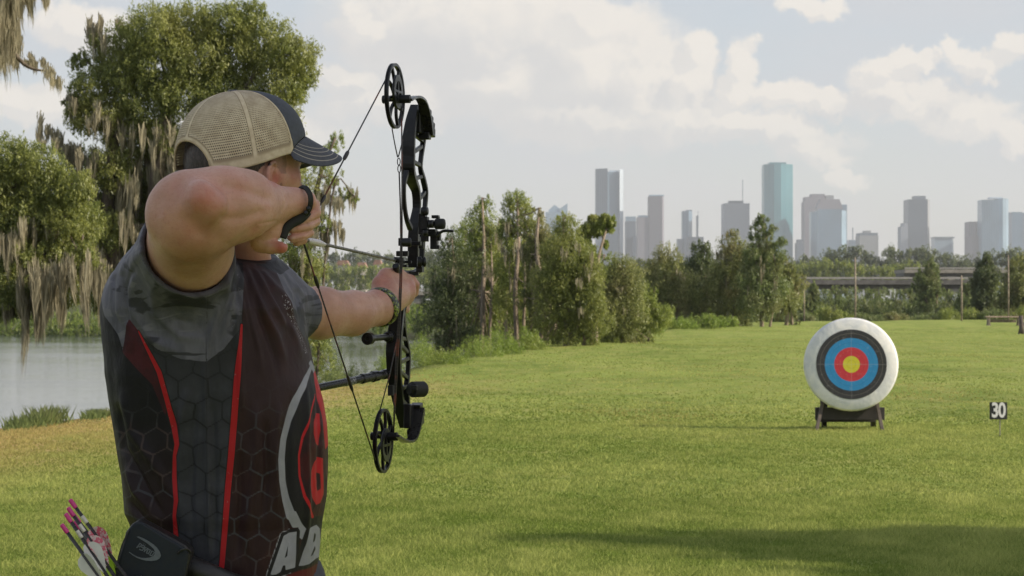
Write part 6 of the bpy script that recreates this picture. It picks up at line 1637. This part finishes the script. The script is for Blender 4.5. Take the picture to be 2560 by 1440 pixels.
rbox(bm, 1006, 656, 4, 7, 11, 4.38); rbox(bm, 1012, 665, 7, 8, 3, 4.39); rbox(bm, 1020, 655, 9, 5, 3, 4.39)
bmobj('arrow_rest', bm, BLK, bow, bevel=.0006)
bm = bmesh.new()
add_lathe(bm, BP(1043, 655, 4.40), (1, .1, 0), [(0, 0), (0, 13 * k), (10 * k, 14 * k), (12 * k, 9 * k), (14 * k, 9 * k), (15 * k, 12.5 * k), (20 * k, 12.5 * k), (22 * k, 9 * k), (22 * k, 0)], 26)
rbox(bm, 1050, 674, 8, 10, 7, 4.41)
bmobj('rest_dial', bm, BLK, bow, bevel=.0006)
# stabilisers
A = BP(974, 842, 4.33); B = BP(918, 847, 4.19); ax = (B - A); L_ = ax.length
bm = bmesh.new(); add_lathe(bm, A, ax, [(-.006, 0), (-.006, rp(14, 4.3)), (.010, rp(14, 4.3)), (.012, rp(11, 4.3)), (.020, rp(11, 4.3)), (.022, rp(7.5, 4.3)), (L_ - .028, rp(7.5, 4.3)), (L_ - .024, rp(11, 4.2)), (L_ - .018, rp(15, 4.2)), (L_, rp(15.5, 4.2)), (L_ + .001, rp(14.5, 4.2)), (L_ + .0015, rp(6, 4.2)), (L_ - .003, rp(5, 4.2)), (L_ - .003, 0)], 32)
bmobj('side_weight', bm, BLK, bow, bevel=.0005)
A = BP(980, 932, 4.36); B = P(742, 980, 4.06); ax = B - A; L_ = ax.length
bm = bmesh.new(); rr = lambda px: rp(px, 4.2)
def at_(f): return L_ * f
add_lathe(bm, A, ax, [(0, 0), (0, rr(13)), (at_(.10), rr(13)), (at_(.105), rr(11.5)), (at_(.16), rr(11.5)), (at_(.165), rr(14)), (at_(.22), rr(14.5)), (at_(.225), rr(12)), (at_(.30), rr(12)), (at_(.305), rr(13)), (at_(.335), rr(13)), (at_(.34), rr(10)), (at_(1), rr(9.5)), (at_(1), 0)], 32)
bmobj('stabiliser_bar', bm, mat_anodised('carbon_tube', (.013, .013, .015), .22), bow, smooth=False, bevel=.0006)
bm = bmesh.new(); add_lathe(bm, A + ax * .42, ax, [(0, rr(10.2)), (at_(.10), rr(10.1))], 32)
def mat_decal():
    m_, b, p = new_mat('worn_silver_decal'); o = b.obj(); n = b.noise(o, 260, 3, .8)
    b.put(p.inputs['Base Color'], b.mix(b.ss(n, .5, .56), (.02, .02, .02), (.32, .32, .33))); p.inputs['Roughness'].default_value = .4
    return m_
bmobj('decal', bm, mat_decal(), S.objects['stabiliser_bar'])
# strings and cables
def line(nm, pts, r_, mat=STR, parent=bow):
    bm = bmesh.new(); add_tube(bm, [P(*p) for p in pts], r_, 8); return bmobj(nm, bm, mat, parent, smooth=True)
NK = (756, 597, 3.725)
line('bow_string', [(971, 186, 4.235), NK], .0016); line('bow_string', [NK, (938, 1150, 4.20)], .0016)
def along(p0, p1, f): return tuple(p0[i] + (p1[i] - p0[i]) * f for i in range(3))
def serve(p0, p1, f0, f1, r_, nm='serving'):
    a = P(*along3(p0, p1, f0)); b_ = P(*along3(p0, p1, f1)); bm = bmesh.new(); ax = b_ - a; L = ax.length
    add_lathe(bm, a, ax, [(0, .0014), (L * .12, r_ * .8), (L * .3, r_), (L * .7, r_), (L * .88, r_ * .8), (L, .0014)], 14); bmobj(nm, bm, SERV, bow, smooth=True)
def along3(p0, p1, f):
    q = P(*p0).lerp(P(*p1), f); return ((q.x / q.y) * FPX + 1280, HZ - (q.z - CH) / q.y * FPX, q.y)
T0 = (971, 186, 4.235); B0 = (938, 1150, 4.20)
def ff(px0, p0, p1):                                     # fraction along the string where it crosses a photo column
    lo, hi = 0, 1
    for _ in range(40):
        m_ = (lo + hi) / 2
        if (along3(p0, p1, m_)[0] - px0) * (p0[0] - p1[0]) > 0: lo = m_
        else: hi = m_
    return lo
for (x0, x1, r_) in ((871, 859, .0042), (813, 803, .0036), (800, 780, .0021)): serve(T0, NK, ff(x0, T0, NK), ff(x1, T0, NK), r_, 'peep_sight' if r_ > .004 else 'serving')
for (x0, x1, r_) in ((786, 797, .0036), (868, 882, .0036), (758, 776, .0021)): serve(NK, B0, ff(x0, NK, B0), ff(x1, NK, B0), r_)
line('cable', [(980, 321, 4.27), (987, 360, 4.28), (994, 393, 4.29)], .0013); line('cable', [(1007, 348, 4.30), (1003, 365, 4.30), (996, 392, 4.29)], .0013)
bm = bmesh.new()
for (x, y) in ((997, 404), (998, 422)):
    add_tube(bm, [P(x + 3.6 * math.sin(a), y - 9 * math.cos(a), 4.29) for a in np.linspace(0, 2 * math.pi, 17)[:-1]], .0011, 6, closed=True)
bmobj('cable_yoke', bm, BLK, bow, smooth=True)
line('cable', [(998, 431, 4.285), (1001, 520, 4.28), (1002, 606, 4.275), (1000, 700, 4.27), (996, 800, 4.265), (990, 900, 4.265), (986, 1000, 4.27), (984, 1083, 4.26)], .0016)
line('cable', [(1004, 262, 4.29), (1005, 440, 4.285), (1005, 606, 4.275), (1004, 700, 4.27), (1000, 800, 4.265), (994, 900, 4.265), (989, 990, 4.27), (984, 1083, 4.27)], .0016)
line('cable', [(996, 830, 4.29), (975, 935, 4.27), (949, 1028, 4.24)], .0013)

# the nocked arrow
def arrow(p_nock, p_tip, label, nockc, vanec, wrapc, group=None, vr=None, shaft=None, rs=.0030, vl=.062, nocked=False, vmat2=None, roll=0.0):
    a = P(*p_nock); t = P(*p_tip); ax = (t - a); L = ax.length; ax.normalize()
    e = empty('arrow', tuple(a), label, 'arrow', group)
    bm = bmesh.new(); add_lathe(bm, a, ax, [(.012, rs * .9), (.012, rs), (L, rs)], 14); bmobj('shaft', bm, shaft or SHAFT, e, smooth=True)
    bm = bmesh.new(); add_lathe(bm, a, ax, [(-.003, 0), (-.003, rs * .9), (-.0015, rs * 1.2), (.014, rs * 1.25), (.016, rs * 1.05), (.016, 0)], 16); bmobj('nock', bm, nockc, e, bevel=.0003)
    if wrapc is not None:
        bm = bmesh.new(); w0, w1 = (.030, .135) if nocked else (.034, .050)
        add_lathe(bm, a, ax, [(w0, rs * 1.08), (w0 + .012, rs * (2.0 if nocked else 1.12)), (w1 - .04 if nocked else w1, rs * (2.3 if nocked else 1.12)), (w1, rs * 1.05)], 16)
        bmobj('wrap', bm, wrapc, e, smooth=True)
    if vanec is not None:
        tt, A_, B_ = frame(ax)
        for i in range(3):
            an = roll + i * 2 * math.pi / 3; d = A_ * math.cos(an) + B_ * math.sin(an); s_ = (A_ * -math.sin(an) + B_ * math.cos(an)) * .0004
            out = [(0, 0), (.004, .010), (.012, .0155), (.022, .0165), (.036, .0125), (.050, .006), (vl, 0)]
            poly = [a + ax * (.062 + u) + d * (rs * .9 + h) for u, h in out] + [a + ax * (.062 + vl) + d * rs * .5, a + ax * .062 + d * rs * .5]
            bm = bmesh.new(); add_prism(bm, [p_ - s_ for p_ in poly], s_ * 2); bmobj('vane', bm, vmat2 if (vmat2 and i == 1) else vanec, e)
    return e
SHAFT = mat_anodised('carbon_shaft', (.030, .027, .026), .22); SHAFT2 = simple('grey_carbon_shaft', (.16, .15, .14), .3, .3, var=.3, scale=120)
WHITE_V = simple('white_vane', (.50, .50, .47), .35, var=.08); PINKN = simple('pink_nock', (.50, .03, .20), .3, var=.06); WRAPW = simple('white_wrap', (.55, .52, .50), .35, var=.15, scale=200)
GREENV = simple('lime_vane', (.32, .50, .03), .35)
def mat_pinkvane():
    m_, b, p = new_mat('printed_pink_vane'); o = b.obj(); n = b.noise(o, 150, 3, .7)
    b.put(p.inputs['Base Color'], b.mix(b.ss(n, .47, .53), (.48, .07, .12), (.50, .40, .38))); p.inputs['Roughness'].default_value = .35
    return m_
PINKV = mat_pinkvane()
def mat_nockwrap():
    m_, b, p = new_mat('printed_nock_collar'); o = b.obj(); n = b.noise(o, 330, 3, .7)
    b.put(p.inputs['Base Color'], b.mix(b.ss(n, .58, .63), (.55, .52, .52), (.40, .05, .07))); p.inputs['Roughness'].default_value = .35
    return m_
arrow((758, 599, 3.735), (1010, 656, 4.44), 'grey arrow with a white nock collar drawn on the bow string', simple('red_nock', (.35, .06, .06), .4), None, mat_nockwrap(), shaft=SHAFT2, nocked=True, rs=.0031)

# release aid in the drawing hand
bm = bmesh.new()
add_tube(bm, catmull([tuple(P(768, 528, 3.655)), tuple(P(752, 545, 3.648)), tuple(P(728, 558, 3.642)), tuple(P(712, 574, 3.638)), tuple(P(704, 594, 3.636))], 6), [(rp(13, 3.65), rp(9, 3.65))] * 25, 14, flat=.7)
ra = empty('release_aid', tuple(P(735, 550, 3.65)), 'black thumb release with a finger strap held in the drawing hand', 'release aid')
bmobj('body', bm, RUB, ra, smooth=True)
bm = bmesh.new()
q = catmull([tuple(P(*p)) for p in ((752, 467, 3.66), (764, 470, 3.640), (774, 484, 3.632), (777, 503, 3.632), (773, 522, 3.638), (764, 536, 3.645))], 6)
add_tube(bm, q, [(rp(6.5, 3.65), rp(2.6, 3.65))] * len(q), ref=Vector((.35, -.9, .1)), square=True); bmobj('strap', bm, RUB, ra, bevel=.001)
bm = bmesh.new()
for (x, y) in ((771, 521), (764, 532)): add_lathe(bm, P(x, y, 3.632), (0, -1, .1), [(0, 0), (0, rp(6, 3.6)), (.003, rp(6, 3.6)), (.004, rp(3, 3.6)), (.004, 0)], 14)
bmobj('buckle', bm, BLK, ra, bevel=.0005)

# ------------------------------------------------------------------ belt, pouch, quiver, spare arrows
NEO = simple('blue_black_neoprene', (.006, .010, .016), .75, var=.25, scale=70, bump=.25, bdist=.001); LEA = simple('black_grained_leather', (.012, .011, .011), .45, var=.3, scale=160, bump=.5, bdist=.001)
pouch = empty('belt_pouch', tuple(P(390, 1400, 3.64)), 'navy-black release pouch with a raised silver oval emblem on the belt', 'pouch')
bm = bmesh.new()
add_prism(bm, [P(x, y, 3.625) for (x, y) in ((336, 1306), (352, 1305), (400, 1335), (448, 1362), (462, 1372), (470, 1384), (466, 1412), (455, 1462), (446, 1500), (380, 1490), (318, 1462), (296, 1440), (293, 1418), (300, 1392), (312, 1350), (322, 1322))], (0, .012, 0))
bmobj('flap', bm, NEO, pouch, bevel=.004, segs=3)
bm = bmesh.new()
add_prism(bm, [P(x, y, 3.640) for (x, y) in ((330, 1310), (346, 1300), (364, 1308), (462, 1362), (478, 1380), (474, 1400), (462, 1450), (450, 1560), (330, 1560), (280, 1470), (286, 1420), (300, 1380), (314, 1330))], (0, .045, 0))
bmobj('case', bm, LEA, pouch, bevel=.006, segs=3)
bm = bmesh.new(); add_tube(bm, catmull([tuple(P(*p)) for p in ((444, 1384, 3.622), (456, 1374, 3.618), (468, 1374, 3.622), (477, 1384, 3.632))], 5), [(rp(3, 3.6), rp(1.5, 3.6))] * 16, 8)
add_tube(bm, catmull([tuple(P(*p)) for p in ((322, 1325, 3.623), (304, 1366, 3.622), (292, 1418, 3.622), (300, 1442, 3.622), (380, 1482, 3.622))], 8), .0012, 8); bmobj('piping', bm, LEA, pouch, smooth=True)
SILV = simple('grey_rubber_print', (.10, .115, .135), .5, var=.15, scale=90)
def emblem(px_poly, nm='emblem'):
    bm = bmesh.new(); vs = [bm.verts.new(P(x, y, 3.6245)) for x, y in px_poly]; f = bm.faces.new(vs); r = bmesh.ops.extrude_face_region(bm, geom=[f])
    for g in r['geom']:
        if isinstance(g, bmesh.types.BMVert): g.co.y -= .0011
    bmesh.ops.triangulate(bm, faces=[f_ for f_ in bm.faces if len(f_.verts) > 4]); return bm
Z = lambda x, y: (300 + x / 12, 1310 + y / 12)
outer = [Z(*p) for p in ((500, 385), (560, 372), (700, 430), (850, 510), (1000, 610), (1120, 720), (1200, 840), (1228, 950), (1190, 1030), (1100, 1085), (950, 1108), (800, 1100), (650, 1065), (500, 1010), (380, 935), (265, 845))]
inner = [Z(*p) for p in ((285, 838), (400, 920), (520, 980), (650, 1015), (790, 1022), (900, 1005), (990, 965), (1040, 900), (1050, 830), (1010, 740), (900, 640), (780, 550), (650, 470), (540, 405))]
bm = emblem(outer + inner); bmobj('emblem', bm, SILV, pouch)
def glyphs(strokes, w_):
    bm = bmesh.new()
    for st in strokes:
        q = [P(*Z(*p), 3.6240) for p in st]
        add_tube(bm, q, [(w_ / 12 * 3.62 / FPX, .0006)] * len(q), square=True)
    return bm
let = [[(500, 715), (600, 580), (650, 620), (590, 690), (560, 680)],                       # P
       [(575, 760), (670, 795), (740, 670), (680, 640), (640, 690), (700, 715)], [(708, 600), (716, 606)], [(752, 625), (758, 630)],      # A with dots
       [(728, 840), (752, 700), (830, 730), (760, 800)],                                       # R
       [(790, 870), (850, 750), (910, 780), (850, 895), (790, 870)],                           # O
       [(890, 935), (960, 810), (1035, 850), (950, 955), (890, 935)]]                          # D
bm = glyphs(let, 17); bmobj('lettering', bm, SILV, pouch)
bm = bmesh.new(); q = catmull([tuple(P(*p)) for p in ((440, 1405, 3.70), (470, 1416, 3.685), (520, 1436, 3.68), (580, 1462, 3.69), (660, 1480, 3.70))], 6)
add_tube(bm, q, [rp(30, 3.65)] * len(q), 20)
tag(bmobj('quiver_belt', bm, LEA, smooth=True), 'padded black leather belt roll wrapped round the waist beside the pouch', 'belt')
qv = empty('hip_quiver', tuple(P(330, 1560, 3.60)), 'dark hip quiver holding the pink-nocked arrows', 'quiver')
bm = bmesh.new(); add_tube(bm, [P(300, 1470, 3.62), P(470, 1800, 3.60)], [.042, .036], 20, flat=.75); bmobj('tube', bm, LEA, qv, bevel=.003)
bm = bmesh.new(); add_tube(bm, [P(296, 1462, 3.62), P(304, 1478, 3.62)], [.045, .045], 20, flat=.75); bmobj('collar', bm, NEO, qv, bevel=.002)
G_ = 'spare arrows in the hip quiver'
def spare(n0, n1, d, label, v, w_, roll=0, v2=None):
    dx, dy = n1[0] - n0[0], n1[1] - n0[1]; k = 2.2; arrow((n0[0], n0[1], d), (n0[0] + dx * k, n0[1] + dy * k, d - .005), label, PINKN, v, w_, G_, rs=.0034, roll=roll, vmat2=v2)
spare((177, 1252), (296, 1415), 3.60, 'topmost pink-nocked arrow with a long white band and printed pink vane', PINKV, WRAPW, .9)
spare((172, 1272), (276, 1425), 3.575, 'second pink-nocked arrow from the top, its pale pink vane in front', PINKV, WRAPW, 1.4)
spare((166, 1287), (268, 1440), 3.56, 'third pink-nocked arrow from the top with a ragged white vane', WHITE_V, WRAPW, 1.2)
spare((156, 1314), (247, 1440), 3.545, 'lowest pink-nocked arrow with two clean white vanes and no band', WHITE_V, None, 2.3)
spare((186, 1290), (311, 1452), 3.63, 'arrow half hidden behind the pink-vaned ones, nearest the pouch', WHITE_V, None, .3, GREENV)
spare((188, 1306), (290, 1448), 3.62, 'arrow with a lime vane tucked between the white and pink vanes', GREENV, None, .9)
